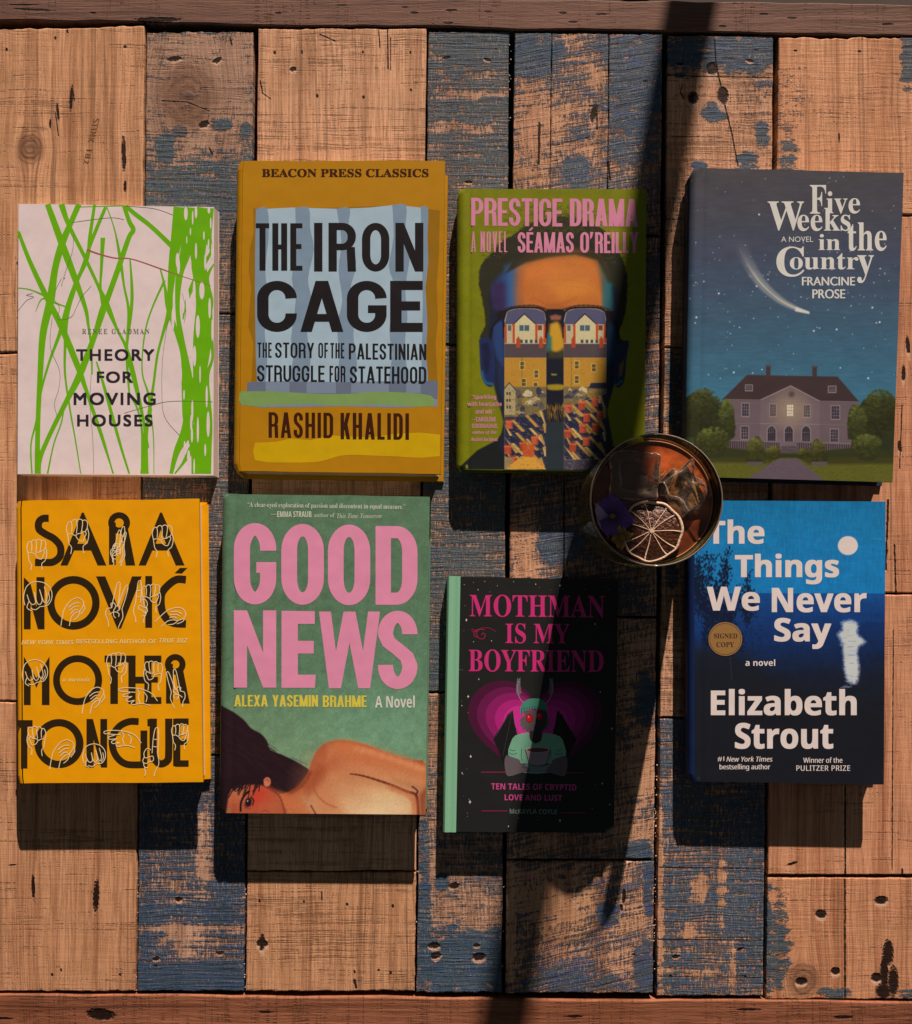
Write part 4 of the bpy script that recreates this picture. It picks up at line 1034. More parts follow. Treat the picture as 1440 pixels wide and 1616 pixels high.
#======================================================================= BOOK 4  twilight house hardback
FR = (1060, 250, 3.05); Q = [(1089, 264.5), (1426.5, 273), (1409, 761), (1080, 752)]; h = 0.0238
root = mk_root('book', Q, h, 'dusk blue hardback showing a comet above a grey country house')
cm = paper_mat('night_jacket', False, alb((44, 50, 62)))
book_body(Q, h, (0.0, -0.0010), root, cm, 'jacket', 0.0026, 0.0035, PAGES, seed=5, corner=.006)
def paint4(X, Y):
    c = Canvas(X, Y, (0, 0, 0))
    stops = [(0,(72,69,71)),(250,(70,70,78)),(500,(66,76,94)),(750,(62,89,108)),(950,(60,99,120)),(1150,(60,114,136)),(1300,(64,104,122))]
    for k in range(3): c.C[..., k] = np.interp(Y + (vnoise(X, Y, 200, 60, 3)-.5)*120, [s_[0] for s_ in stops], [s_[1][k] for s_ in stops])
    c.mottle(.07, 40, 8, 5)
    rs = random.Random(5)
    for i in range(170):
        x, y = rs.uniform(90, 1090), rs.choice([rs.uniform(60, 1080), rs.gauss(650, 160)])
        r = rs.choice([1.6, 1.8, 2.2, 3.0]); c.ell(x, y, r, r, (215, 220, 222), .8, rs.uniform(.4, 1))
    for (x, y) in ((422,270),(120,765),(300,1030),(685,830),(795,823),(967,718),(1002,788),(947,1058),(410,615),(228,650)): c.ell(x, y, 4, 4, (230,230,226), .7)
    # comet
    cl = catmull([(662,743,6),(600,722,20),(520,680,34),(440,610,48),(390,540,58),(350,460,64),(320,380,66)], 14)
    for i, (a, b) in enumerate(zip(cl[:-1], cl[1:])):
        t = i/len(cl); c.line([a, b], 0, (170, 168, 158), .85*(1-t)**2*.50, 12)
    for kk in range(26):
        o = rs.uniform(-1, 1); pts = [(x + o*w*.5*.8, y + o*w*.35, 2.4) for (x, y, w) in cl]
        n_ = rs.randint(40, len(pts)); 
        for i in range(0, n_-1, 3): c.line(pts[i:i+4], 2.6, (182,178,166), .5*(1-i/len(pts))**1.3, 3)
    c.poly([(600,715),(662,738),(662,748),(595,735)], (214, 212, 202), 5)
    # trees behind
    TRG = (58, 66, 34)
    c.poly([(60,1160),(110,1128),(160,1130),(215,1165),(236,1220),(240,1340),(60,1360)], TRG, 5, smooth=3, wob=9, ws=14)
    c.poly([(905,1190),(940,1155),(1000,1142),(1060,1155),(1092,1180),(1090,1480),(900,1400)], TRG, 5, smooth=3, wob=9, ws=14, seed=3)
    # house
    WALL = (104, 88, 92)
    c.poly([(262,1160),(900,1172),(862,1420),(276,1420)], WALL, 3)
    c.poly([(430,1160),(714,1168),(712,1390),(424,1390)], (112, 95, 98), 2.5)
    c.poly([(243,1162),(364,1042),(800,1050),(906,1174)], (64, 50, 50), 3)
    for k in range(16): c.line([(250+k*7, 1155-k*7), (900-k*7, 1165-k*7)], 1.4, (52,41,42), .5)
    c.poly([(430,1162),(574,1097),(712,1168)], (108, 92, 94), 2.5); c.line([(430,1162),(574,1095),(712,1168)], 5, (140,122,120), 1, 2); c.line([(262,1160),(900,1172)], 4, (128,112,112), .8, 2)
    c.ell(578, 1136, 18, 18, (86,72,76), .15); c.ell(578, 1136, 10, 10, (60,50,56), .2); 
    for (x0, y0) in ((455,1000),(678,1003)): c.rect(x0, y0, x0+22, y0+50, (66,52,52), blur=2); c.rect(x0-3, y0-4, x0+25, y0+4, (80,66,64), blur=2)
    def win(x0, y0, x1, y1, col=(58,52,64)):
        c.rect(x0-4, y0-4, x1+4, y1+5, (140,122,120), blur=2); c.rect(x0, y0, x1, y1, col, blur=1.5)
        for q in (1/3, 2/3): c.line([(x0+(x1-x0)*q, y0), (x0+(x1-x0)*q, y1)], 1.8, (128,112,112), .9)
        for q in (.25, .5, .75): c.line([(x0, y0+(y1-y0)*q), (x1, y0+(y1-y0)*q)], 1.8, (128,112,112), .9)
    win(358,1092,388,1116); win(757,1098,790,1124)
    for (a, b, d, e) in ((340,1180,372,1240),(475,1184,503,1240),(636,1188,666,1244),(770,1192,808,1254),(336,1290,370,1350),(766,1304,802,1364)): win(a, b, d, e)
    c.ell(572, 1214, 60, 60, (196, 170, 120), 1.0, .55); win(556,1186,586,1240,(222,208,170))
    c.line([(424,1276),(712,1280)], 4, (134,118,118), .9, 2); c.line([(276,1276),(424,1276)], 3, (124,108,108), .7, 2); c.line([(712,1280),(870,1284)], 3, (124,108,108), .7, 2)
    for x in (482, 565, 648):
        c.poly([(x-24,1362),(x-24,1306),(x-16,1290),(x,1282),(x+16,1290),(x+24,1306),(x+24,1362)], (140,122,120), 2.5)
        c.poly([(x-19,1362),(x-19,1308),(x-12,1294),(x,1288),(x+12,1294),(x+19,1308),(x+19,1362)], (50,44,54), 2)
        for q in (-9, 0, 9): c.line([(x+q,1292),(x+q,1360)], 1.6, (120,106,106), .8)
        c.line([(x-19,1318),(x+19,1318)], 2, (120,106,106), .9)
    # balustrade and steps
    c.poly([(262,1352),(520,1362),(520,1416),(262,1410)], (66,56,60), 3); c.poly([(604,1362),(870,1372),(870,1424),(604,1416)], (66,56,60), 3)
    for i in range(24):
        x = 268 + i*10.6; c.line([(x,1362),(x,1408)], 4, (110,94,98), .9, 1.5); x = 610 + i*10.8; c.line([(x,1370),(x,1414)], 4, (110,94,98), .9, 1.5)
    c.line([(262,1356),(520,1364)], 6, (122,106,108), 1, 2); c.line([(604,1364),(870,1374)], 6, (122,106,108), 1, 2)
    c.poly([(530,1384),(598,1384),(606,1446),(520,1446)], (74,64,68), 2)
    for k in range(8): c.line([(529-k, 1388+k*8), (599+k, 1388+k*8)], 2.2, (118,104,104), .8)
    # lawn and path
    c.poly([(60,1370),(520,1420),(610,1420),(1085,1370),(1080,1570),(60,1570)], (50, 54, 28), 6); c.poly([(60,1440),(520,1442),(610,1442),(1085,1440),(1080,1590),(60,1590)], (92, 92, 32), 8)
    for i in range(900):
        x, y = rs.uniform(60, 1080), rs.uniform(1445, 1555); c.line([(x, y), (x+rs.uniform(-12,12), y+rs.uniform(-2,2))], 2.2, rs.choice([(118,116,38),(76,78,28),(66,66,30),(104,106,40)]), .6)
    c.poly([(60,1430),(400,1436),(520,1442),(470,1466),(60,1462)], (52,52,26), 10, .8); c.poly([(606,1440),(1085,1430),(1080,1470),(660,1472)], (52,52,26), 10, .8)
    c.poly([(516,1446),(606,1446),(724,1540),(724,1570),(360,1570),(378,1532)], (96, 82, 90), 4); 
    for k in range(60):
        x, y = rs.uniform(420,680), rs.uniform(1455,1560); c.ell(x, y, 6, 2, rs.choice([(108,94,100),(84,72,80)]), .5, .6)
    # bushes
    def bush(pts, base=(92, 98, 44), n_=160, dark=(46,50,28), seed=1):
        c.poly(pts, dark, 5, smooth=3, wob=5, ws=10, seed=seed)
        p = np.array(pts); cx, cy = p.mean(0); w, hh = np.ptp(p[:,0])/2, np.ptp(p[:,1])/2; r_ = random.Random(seed)
        for i in range(n_):
            a, q = r_.uniform(0, 6.28), math.sqrt(r_.random())*.93; x, y = cx+w*q*math.cos(a), cy+hh*q*math.sin(a)
            f = .55 + .45*max(0, (cy-y)/hh*.8 + .3*(1 if x < cx else .4)); f = min(1.15, f)*r_.uniform(.7, 1.15)
            c.ell(x, y, 6, 4.5, tuple(v*f for v in base), .8, .75)
    bush([(60,1160),(110,1128),(160,1130),(215,1165),(236,1220),(240,1300),(60,1340)], (84,88,42), 420, (44,48,28), 2)
    bush([(905,1190),(940,1155),(1000,1142),(1060,1155),(1090,1180),(1088,1380),(940,1390)], (84,88,42), 520, (44,48,28), 3)
    bush([(232,1290),(232,1200),(245,1168),(262,1162),(285,1180),(302,1230),(306,1330),(270,1360),(236,1350)], (104,112,50), 240, seed=4)
    bush([(848,1350),(850,1240),(868,1195),(892,1186),(918,1205),(938,1280),(944,1340),(900,1360)], (108,116,52), 240, seed=5)
    bush([(108,1370),(112,1325),(150,1302),(230,1300),(272,1312),(280,1350),(262,1400),(240,1440),(140,1430)], (106,112,48), 320, seed=6)
    bush([(866,1390),(870,1350),(910,1338),(980,1338),(1012,1352),(1014,1390),(980,1450),(900,1446)], (106,112,48), 300, seed=7)
    bush([(376,1400),(384,1360),(405,1338),(428,1350),(440,1390),(428,1440),(440,1462),(356,1460),(384,1430)], (112,112,50), 200, seed=8)
    bush([(674,1400),(682,1368),(700,1352),(718,1370),(722,1400),(748,1430),(742,1466),(680,1466),(672,1440)], (108,106,50), 200, seed=9)
    bush([(452,1410),(470,1390),(505,1388),(522,1402),(512,1444),(468,1442)], (120,118,50), 100, seed=10)
    bush([(610,1412),(630,1396),(656,1402),(662,1440),(616,1444)], (110,108,48), 90, seed=11)
    for x in (402, 712): c.poly([(x-40,1460),(x+40,1460),(x+30,1480),(x-30,1480)], (92,80,80), 3)
    c.poly([(1088,0),(1200,0),(1200,1600),(1076,1600)], (50,52,58), 8, .45) if False else None
    return c
painted_sheet('cover_picture', Q, .006, 450, 620, FR, h, root, paint4, groove=groove_fn(True), corner=.006)
pr = Print(FR, h + 0.00013); WT = (212, 206, 212)
text(pr, 'F', 'serifb', (666,128,744,266), WT); text(pr, 'ive', 'serifb', (746,158,908,266), WT)
text(pr, 'W', 'serifb', (463,207,638,347), WT); text(pr, 'eeks', 'serifb', (606,238,862,350), WT)
text(pr, 'in', 'serifb', (708,364,812,441), WT); text(pr, 'the', 'serifb', (848,308,1036,446), WT)
text(pr, 'C', 'serifb', (505,424,640,570), WT); text(pr, 'ountr', 'serifb', (570,456,900,535), WT, bold=0); text(pr, 'y', 'serifb', (894,466,974,600), WT)
text(pr, 'A NOVEL', 'gill', (528,376,682,402), WT)
pr.build('title_lettering', root)
pr = Print(FR, h + 0.00013)
text(pr, 'FRANCINE', 'gill', (628,570,884,612), WT, bold=.06); text(pr, 'PROSE', 'gill', (678,630,837,674), WT, bold=.06)
pr.build('author_lettering', root)

#======================================================================= BOOK 5  yellow deco hardback
FR = (10, 770, 3.297); Q = [(22, 790), (314.5, 787.5), (320.5, 1234.5), (24.5, 1236)]; h = 0.0222
root = mk_root('book', Q, h, 'yellow hardback with chunky brown lettering and white outlined hands')
cm = paper_mat('yellow_jacket', False, alb((232, 152, 2)))
cov, T5 = book_body(Q, h, (0.0012, -0.0012), root, cm, 'jacket', 0.0026, 0.0030, PAGESW, hard='flat', seed=6, corner=0.002)
# the back flap of the jacket stands out on the right
fv = [tuple(W(x, y, z)) for z in (0.0035, 0.0042) for (x, y) in ((300, 800), (329.5, 796), (332.5, 1229), (304, 1231))]
mesh_obj('jacket_flap', fv, [(3,2,1,0),(4,5,6,7),(0,1,5,4),(1,2,6,5),(2,3,7,6),(3,0,4,7)], cm, root)
pr = Print(FR, h + 0.00003); DB = (46, 32, 12); tw = 44
def L(*pts, w=tw, sm=0): pr.stroke([tuple(p) for p in pts], w, DB, smooth=sm)
# SARA
L(*[(222,158),(190,160),(170,180),(172,215),(205,240),(250,265),(282,305),(280,355),(245,385),(200,388),(150,388)], w=38, sm=8)
for ax, r in ((398, 122), (805, 122)):
    pr.poly([(ax-4,128),(ax+6,128),(ax+124,404),(ax+78,404),(ax+44,326),(ax-44,326),(ax-78,404),(ax-116,404)], DB, [[(ax,218),(ax+27,290),(ax-27,290)][::-1]])
pr.ell(588,182,57,56,DB,hole=(24,24)); L((553,180),(553,400),w=36); pr.poly([(600,215),(632,200),(672,404),(622,404)], DB)
# NOVIC
pr.poly([(92,464),(128,500),(158,620),(158,464),(200,464),(200,736),(165,736),(128,600),(128,736),(92,736)], DB)
pr.ell(350,598,137,140,DB,hole=(98,100)); pr.poly([(468,460),(516,460),(590,640),(655,460),(706,460),(598,732),(578,732)], DB)
L((742,458),(742,728),w=36)
L((936,478),(890,476),(850,500),(812,545),(806,600),(818,655),(860,700),(936,708),w=40,sm=6)
pr.poly([(876,444),(905,416),(944,416),(915,446)], DB)
# MOTHER
pr.poly([(92,876),(158,990),(226,876),(226,1130),(186,1130),(186,975),(158,1040),(128,975),(128,1130),(92,1130)], DB)
pr.ell(372,1000,128,130,DB,hole=(92,94))
L((512,890),(640,890),w=36); L((562,880),(562,1124),w=40)
L((655,872),(655,1124),w=38); L((670,1000),(720,1000),w=36); L((738,872),(738,1124),w=38)
L((728,890),(808,890),w=36); L((728,998),(790,998),w=30); L((728,1106),(808,1106),w=36)
pr.ell(880,918,54,54,DB,hole=(22,22)); L((850,915),(850,1122),w=36); pr.poly([(880,960),(920,940),(956,1122),(908,1122)], DB)
# TONGUE
L((58,1225),(138,1225),w=34); L((94,1220),(94,1460),w=34)
pr.ell(275,1330,128,128,DB,hole=(88,90))
pr.poly([(418,1202),(452,1202),(490,1350),(490,1202),(526,1202),(526,1455),(494,1455),(456,1310),(456,1455),(418,1455)], DB)
L((690,1216),(640,1216),(590,1240),(556,1290),(554,1350),(580,1405),(630,1438),(718,1440),w=36,sm=6); L((717,1262),(717,1450),w=36); L((750,1202),(750,1240),w=30)
L((766,1200),(766,1380),(780,1420),(806,1436),(838,1420),(846,1380),(846,1200),w=38,sm=5)
L((888,1200),(888,1448),w=38); L((880,1216),(950,1216),w=34); L((880,1322),(940,1322),w=30); L((880,1434),(950,1434),w=34)
pr.build('title_lettering', root)
pr = Print(FR, h + 0.00009); HL = (240, 208, 160)
def hand(kind, cx, cy, s=1.0, fl=1, rot=0.0):
    def q(x, y):
        x *= fl; c_, s_ = math.cos(rot), math.sin(rot); return (cx + s*(x*c_-y*s_), cy + s*(x*s_+y*c_))
    def l(*p): pr.stroke([q(*v) for v in p], 4.0, HL, smooth=6)
    if kind == 'fist':
        l((-46,10),(-52,-20),(-44,-46),(-32,-50),(-26,-30),(-28,0)); l((-30,-46),(-20,-58),(-6,-56),(-2,-30),(-6,4)); l((-4,-54),(8,-62),(22,-56),(22,-30),(16,2))
        l((22,-54),(36,-58),(46,-44),(44,-20),(34,-2)); l((-46,10),(-30,6),(-10,14),(0,6),(20,4)); l((-46,10),(-40,50),(-28,70),(-32,100)); l((46,-20),(52,10),(44,46),(26,64),(28,96)); l((-8,16),(4,34),(24,40),(34,20))
        l((20,4),(30,-4),(40,4),(34,20))
    elif kind == 'two':
        l((-20,10),(-14,-60),(-6,-118),(8,-122),(12,-60),(10,0)); l((14,-10),(24,-60),(40,-112),(52,-106),(46,-50),(34,10)); l((-20,10),(-44,20),(-46,50),(-30,80),(-24,110)); l((34,10),(44,50),(34,84),(26,112))
        l((-18,10),(-26,-10),(-10,-16),(0,0),(-8,22)); l((0,0),(14,-6),(22,10),(10,26)); l((-30,50),(-6,30),(20,34),(22,52)); l((-8,22),(-4,50),(8,60))
    elif kind == 'one':
        l((0,10),(2,-60),(10,-112),(24,-112),(28,-60),(28,10)); l((-6,-6),(-26,-12),(-40,10),(-34,34),(-14,30)); l((-38,30),(-44,54),(-26,62),(-10,50)); l((-40,58),(-34,80),(-18,84)); l((28,10),(36,60),(20,100),(16,124)); l((-34,80),(-28,110),(-32,124)); l((-14,30),(4,24),(8,44),(-8,54))
        l((6,-60),(24,-58)); l((4,-24),(26,-22))
    elif kind == 'oh':
        l((-60,90),(-52,40),(-40,0),(-10,-40),(24,-56),(54,-42),(58,-20),(40,10),(16,22)); l((-20,-6),(8,-26),(36,-30)); l((-14,10),(12,-10),(34,-12)); l((-8,26),(10,8),(28,6)); l((16,22),(-6,46),(-16,90)); l((40,10),(30,40),(8,60)); l((58,-20),(64,0),(44,30))
    elif kind == 'flat':
        l((90,20),(60,-16),(10,-34),(-40,-38),(-74,-34),(-76,-24),(-40,-20),(-6,-18)); l((-30,-16),(-56,-8),(-54,2),(-20,0)); l((-24,2),(-44,12),(-38,22),(-10,16)); l((-10,18),(-24,28),(-14,36),(20,30),(60,40)); l((0,-34),(10,-16),(6,6),(14,30)); l((30,-20),(44,0),(40,24))
    elif kind == 'em':
        l((-60,40),(-66,0),(-50,-50),(-10,-70),(34,-62),(62,-30),(64,10),(44,40),(10,46)); l((-50,-10),(-40,20),(-26,36),(-10,26),(-16,-20)); l((-16,-20),(-4,26),(10,36),(20,14),(8,-34)); l((8,-34),(26,20),(38,24),(42,0),(30,-46)); l((-40,20),(-50,50),(-30,66)); l((10,46),(-10,60),(-34,54)); l((50,-20),(54,10),(40,34))
for a in [('fist',160,330,1.0,1),('fist',372,232,1.12,1),('two',580,310,.72,1,.1),('one',590,300,.85,1,.06),('fist',815,258,1.05,1),('em',165,566,1.12,1),('oh',345,628,1.0,1),('two',570,616,1.0,1,.12),('fist',755,560,.95,1),('one',700,590,.9,-1,.1),('oh',870,660,.95,1,.6),
          ('em',150,965,1.0,1),('fist',575,920,1.0,1),('oh',452,1090,.95,1),('flat',680,1085,1.2,1),('fist',765,960,.95,-1),('two',888,1050,.85,-1,-.1),
          ('fist',158,1300,.95,-1),('oh',290,1370,1.05,1),('em',458,1395,.9,1),('flat',600,1305,1.15,1),('one',760,1370,1.05,1,.05),('fist',905,1280,.85,1)]: hand(*a)
pr.build('hand_drawings', root)
pr = Print(FR, h + 0.00013); LT = (244, 196, 118)
text(pr, 'NEW YORK TIMES', 'sansbi', (80,792,353,815), LT); text(pr, 'BESTSELLING AUTHOR OF', 'sansb', (365,787,782,810), LT); text(pr, 'TRUE BIZ', 'sansbi', (796,782,944,806), LT)
text(pr, 'a memoir', 'serifbi', (294,985,440,1008), LT)
pr.build('small_lettering', root)

#======================================================================= BOOK 6  green hardback, pink title
FR = (330, 760, 2.992); Q = [(349.5, 779.5), (678.5, 784), (672, 1285.5), (344, 1283)]; h = 0.0232
root = mk_root('book', Q, h, 'green hardback with a huge pink title above a reclining dark haired woman')
cm = paper_mat('green_jacket', False, alb((92, 122, 92)))
book_body(Q, h, (0.0004, 0.0), root, cm, 'jacket', 0.0026, 0.0032, PAGESW, seed=7)
def paint6(X, Y):
    c = Canvas(X, Y, (90, 120, 90))
    t = np.clip((Y-900)/450, 0, 1); c.C += t[..., None]*np.array((34, 34, 24))
    c.ell(880, 1180, 260, 260, (112, 160, 128), 1.6, .7)
    c.mottle(.09, 30, 30, 2); c.mottle(.06, 5, 5, 6, 2)
    Y_ = Y
    # dark hair mass
    c.poly([(40,1050),(110,1085),(165,1125),(200,1165),(245,1190),(275,1225),(290,1265),(345,1290),(400,1315),(450,1345),(474,1372),(450,1440),(400,1480),(300,1500),(180,1480),(60,1580),(30,1580)], (40, 22, 28), 4, smooth=3)
    for i in range(80):
        rs = random.Random(i); x = rs.uniform(50, 400); y = 1090 + (x-50)*.62 + rs.uniform(0, 190)
        c.line([(x, y), (x+rs.uniform(40,90), y+rs.uniform(30,60))], 3, rs.choice([(58,30,32),(28,16,22),(50,28,30)]), .6, 3)
    SK = (174, 82, 46)
    c.poly([(470,1372),(482,1330),(502,1285),(540,1242),(590,1224),(650,1222),(740,1242),(860,1288),(960,1316),(1025,1338),(1040,1575),(360,1575),(280,1500),(330,1478),(385,1462),(430,1430)], SK, 4, smooth=3)
    c.poly([(560,1240),(660,1228),(800,1278),(1020,1345),(1020,1380),(800,1330),(620,1290),(560,1310)], (208, 122, 74), 26, .8, smooth=3)
    c.poly([(500,1290),(545,1245),(560,1310),(510,1370),(490,1370)], (170, 84, 50), 22, .7)
    c.poly([(600,1235),(760,1250),(1030,1342),(1030,1440),(860,1420),(680,1370),(600,1320)], (202, 108, 64), 30, .8); c.line([(700,1262),(860,1306),(1010,1358)], 22, (220,142,94), .7, 26, 4)
    c.poly([(860,1395),(1025,1450),(1025,1490),(900,1445)], (150,66,40), 16, .7)
    c.ell(800, 1500, 220, 100, (226, 186, 130), .95, .95); c.ell(760, 1560, 260, 70, (236, 206, 158), .9, .9)
    c.ell(620, 1430, 120, 110, (214, 146, 98), 1.2, .7)
    c.poly([(990,1480),(1030,1440),(1030,1580),(992,1580)], (140, 60, 34), 18, .8)
    c.line([(665,1380,4),(730,1390,8),(850,1428,10),(930,1462,12),(975,1478,13),(985,1520,12),(988,1575,12)], 8, (104, 40, 28), .9, 6, 5)
    c.line([(850,1440),(960,1490),(972,1575)], 26, (196,112,68), .5, 22, 4)
    c.line([(960,1440),(985,1460),(978,1478)], 7, (90,34,26), .8, 6, 4)
    c.poly([(475,1380),(520,1330),(560,1360),(520,1440),(470,1480),(430,1440)], (162,76,44), 30, .7); c.poly([(520,1440),(600,1480),(640,1575),(500,1575)], (206,122,76), 34, .6)
    # neck, jaw
    c.line([(380,1470),(440,1432),(480,1372)], 14, (132,58,34), .6, 16, 4)
    c.poly([(290,1450),(360,1470),(430,1500),(480,1560),(500,1580),(300,1580)], (202,112,66), 18, .8)
    c.line([(490,1400),(500,1460),(540,1510),(600,1540)], 6, (160,84,54), .5, 12, 4); c.line([(482,1530),(505,1570)], 7, (110,44,30), .8, 5)
    # face
    c.poly([(80,1470),(120,1440),(180,1430),(235,1432),(285,1452),(330,1500),(356,1575),(76,1575),(70,1520)], (178, 86, 54), 8, smooth=3)
    c.line([(290,1450),(335,1490),(362,1575)], 8, (120,50,36), .75, 8, 5)
    c.ell(240, 1490, 46, 44, (202, 62, 44), .9, .9); c.ell(130, 1470, 40, 30, (200,122,82), 1.0, .7); c.ell(290, 1540, 40, 40, (190,104,66), 1.0, .6)
    c.line([(150,1555),(152,1515),(168,1482),(190,1462)], 9, (34,18,22), .95, 4, 6)
    c.poly([(166,1528),(180,1500),(200,1488),(205,1506),(196,1530),(176,1540)], (96,50,44), 7); c.ell(186,1514,14,20,(30,18,22),.3); c.ell(183,1508,3,4,(210,190,180),.6)
    c.line([(200,1488),(212,1506),(206,1530)], 5, (44,22,22), .9, 3, 4); c.line([(170,1540),(196,1545)], 4, (110,50,40), .8, 3)
    c.line([(250,1560),(266,1552),(284,1560)], 5, (150,60,44), .7, 5)
    c.rect(0, 1400, 74, 1620, (40,22,28), blur=6)
    # fringe and ear
    for i in range(46):
        rs = random.Random(i+9); x = rs.uniform(60, 250); y = rs.uniform(1400, 1440)
        c.line([(x, y), (x-rs.uniform(5,30), y+rs.uniform(20,56))], 5, (36, 20, 25), .9, 3)
    c.poly([(60,1400),(150,1395),(260,1405),(255,1430),(170,1430),(110,1446),(90,1500),(76,1575),(30,1580)], (36, 20, 25), 6, smooth=3)
    c.poly([(258,1408),(272,1396),(288,1402),(292,1424),(280,1440),(262,1434)], (208, 118, 82), 4, smooth=3); c.line([(266,1412),(276,1406),(282,1420)], 3, (140,60,46), .8, 3, 3)
    c.mottle(.05, 4, 4, 12, 1)
    return c
painted_sheet('cover_picture', Q, .006, 370, 520, FR, h, root, paint6, groove=groove_fn(True))
pr = Print(FR, h + 0.00013); PK = (222, 138, 164)
for ch, b_, st in (('G',(118,196,318,580),.198),('O',(342,200,543,582),.195),('O',(562,203,762,584),.195),('D',(787,210,985,582),.195),
               ('N',(118,608,318,973),.17),('W',(520,614,808,976),.155)):
    cond(pr, ch, b_, PK, st, .155)
pr.poly([(343,610),(500,612),(500,672),(420,672),(420,752),(495,752),(495,812),(420,812),(420,912),(505,912),(500,974),(343,974)], PK)
for outer, holes in glyph('S', 187, 370, 72, 58):
    pr.poly([(798+x, 980-y) for x, y in outer], PK)
pr.build('title_lettering', root)
pr = Print(FR, h + 0.00013); YL = (214, 192, 66)
for s_, b_ in (('ALEXA',(120,1008,278,1062)),('YASEMIN',(300,1008,515,1063)),('BRAHME',(538,1010,745,1065))): cond(pr, s_, b_, YL, .19, .13, .075)
text(pr, 'A Novel', 'sansb', (785,1010,972,1068), (214, 206, 216))
text(pr, '“A clear-eyed exploration of passion and discontent in equal measure.”', 'serifb', (183,97,927,126), (196, 196, 172), tilt=.014)
text(pr, 'EMMA STRAUB', 'sansb', (323,140,484,168), (206, 204, 178)); text(pr, ', author of', 'serifb', (484,148,594,172), (176,182,152)); text(pr, 'This Time Tomorrow', 'serifbi', (604,150,818,174), (176,182,152))
pr.rect(292, 153, 320, 156, (170,176,146))
pr.build('author_lettering', root)

#======================================================================= BOOK 7  black hardback with mint spine
FR = (680, 880, 3.512); Q = [(706, 909.5), (976, 915.5), (969, 1314.5), (699, 1312.5)]; h = 0.0150
root = mk_root('book', Q, h, 'black hardback with a mint cloth spine and magenta heart')
cm = paper_mat('black_boards', False, alb((33, 33, 31)), rough=.5)
book_body(Q, h, (0.0, 0.0), root, cm, 'cover', 0.0026, 0.0028, PAGES, hard='flat', seed=8, wave=.0, corner=.0012)
mint = NT('mint_cloth'); wv = mint.noise(mint.x*1800, mint.y*1800, 0, 2); mint.col(mint.mix(wv, alb((112,160,122)), alb((136,184,146)))); mint.set(rough=.8, spec=.2); mint.bump(wv, .0002, .7)
def strip(name, quad, a0, a1, z0, th, mat, root, v0=0.0, v1=1.0, wrap=True):
    TL, TR, BR, BL = [W(*q, z0) for q in quad]
    def T(a, v, z): p = TL.lerp(TR, a).lerp(BL.lerp(BR, a), v); return Vector((p.x, p.y, z))
    prof = [(a1, z0+th*.3), (a1-.004, z0+th), (a0+.062, z0+th), (a0+.050, z0+th-.00025), (a0+.036, z0+th-.00025), (a0+.028, z0+th), (a0+.012, z0+th), (a0+.003, z0-.001), (a0-.001, z0-.0028), (a0-.001, 0.0006)]
    vs = []; n = len(prof)
    for v in (v0, v1):
        for (a, z) in prof: vs.append(T(a, v, z))
        for (a, z) in prof: vs.append(T(a+.004, v, max(.0003, z-.0006)))
    fs = []
    for i in range(n-1):
        fs.append((i, i+1, 2*n+i+1, 2*n+i)); fs.append((i, n+i, n+i+1, i+1)); fs.append((2*n+i+1, 3*n+i+1, 3*n+i, 2*n+i))
    return mesh_obj(name, vs, fs, mat, root)
strip('spine_cloth', Q, 0.0, .078, h, .00065, mint.m, root, -.0015, 1.0015)
pr = Print(FR, h + 0.00003); 
def heart(cx, cy, s, col):
    pts = []
    for i in range(60):
        t = i/60*math.tau; x = 16*math.sin(t)**3; y = 13*math.cos(t)-5*math.cos(2*t)-2*math.cos(3*t)-math.cos(4*t)
        pts.append((cx + x*s*1.35, min(cy - y*s*1.28, 1192)))
    pr.poly(pts, col)
for s_, c_ in ((17.3,(74,20,50)),(15.0,(104,24,72)),(12.8,(138,28,92)),(10.4,(172,34,114)),(8.2,(198,44,132))): heart(580, 945, s_, c_)
pr.build('heart_print', root)
pr = Print(FR, h + 0.00006)
BK = (24, 25, 24)
for fl in (1, -1):
    m_ = lambda x: 578 + fl*(x-578)
    pr.poly([(m_(x), y) for x, y in [(560,1000),(480,980),(462,900),(455,845),(425,870),(390,940),(362,975),(348,1010),(372,1060),(398,1130),(420,1190),(540,1190)]], BK)
    pr.stroke([(m_(455),848),(m_(420),890),(m_(362),985)], 3, (84,60,72)); pr.stroke([(m_(452),850),(m_(430),960),(m_(400),1100)], 2, (70,56,62)); pr.stroke([(m_(456),850),(m_(468),930),(m_(490),980)], 3, (92,66,78))
    # feathery antennae
    pr.stroke([(m_(520),810),(m_(495),780),(m_(482),740),(m_(484),680)], 3, (150,146,142))
    for k in range(11):
        y = 760 - k*8; x = 486 + abs(k-5)*.6
        pr.stroke([(m_(x),y),(m_(x-15+k*.6),y-13)], 2.2, (140,136,132), 0); pr.stroke([(m_(x),y),(m_(x+14-k*.6),y-14)], 2.2, (140,136,132), 0)
    pr.poly([(m_(510),880),(m_(492),900),(m_(500),912),(m_(494),930),(m_(508),935),(m_(506),955),(m_(525),950),(m_(535),965),(m_(560),960),(m_(560),880)], (86, 84, 84))
pr.poly([(520,850),(640,850),(640,930),(620,960),(605,985),(580,1010),(556,985),(535,950),(522,920)], (92, 78, 78), smooth=3)
pr.poly([(582,850),(640,850),(640,930),(620,960),(605,985),(580,1010),(570,960),(585,900)], (60, 54, 54), smooth=3)
pr.poly([(552,960),(612,960),(624,1010),(580,1034),(544,1010)], (50, 46, 46))
pr.poly([(544,968),(552,1010),(580,1030),(612,1014),(622,975),(660,975),(715,990),(738,1030),(750,1112),(680,1125),(672,1190),(500,1190),(492,1130),(430,1096),(442,1030),(470,985)], (112, 162, 130), smooth=2)
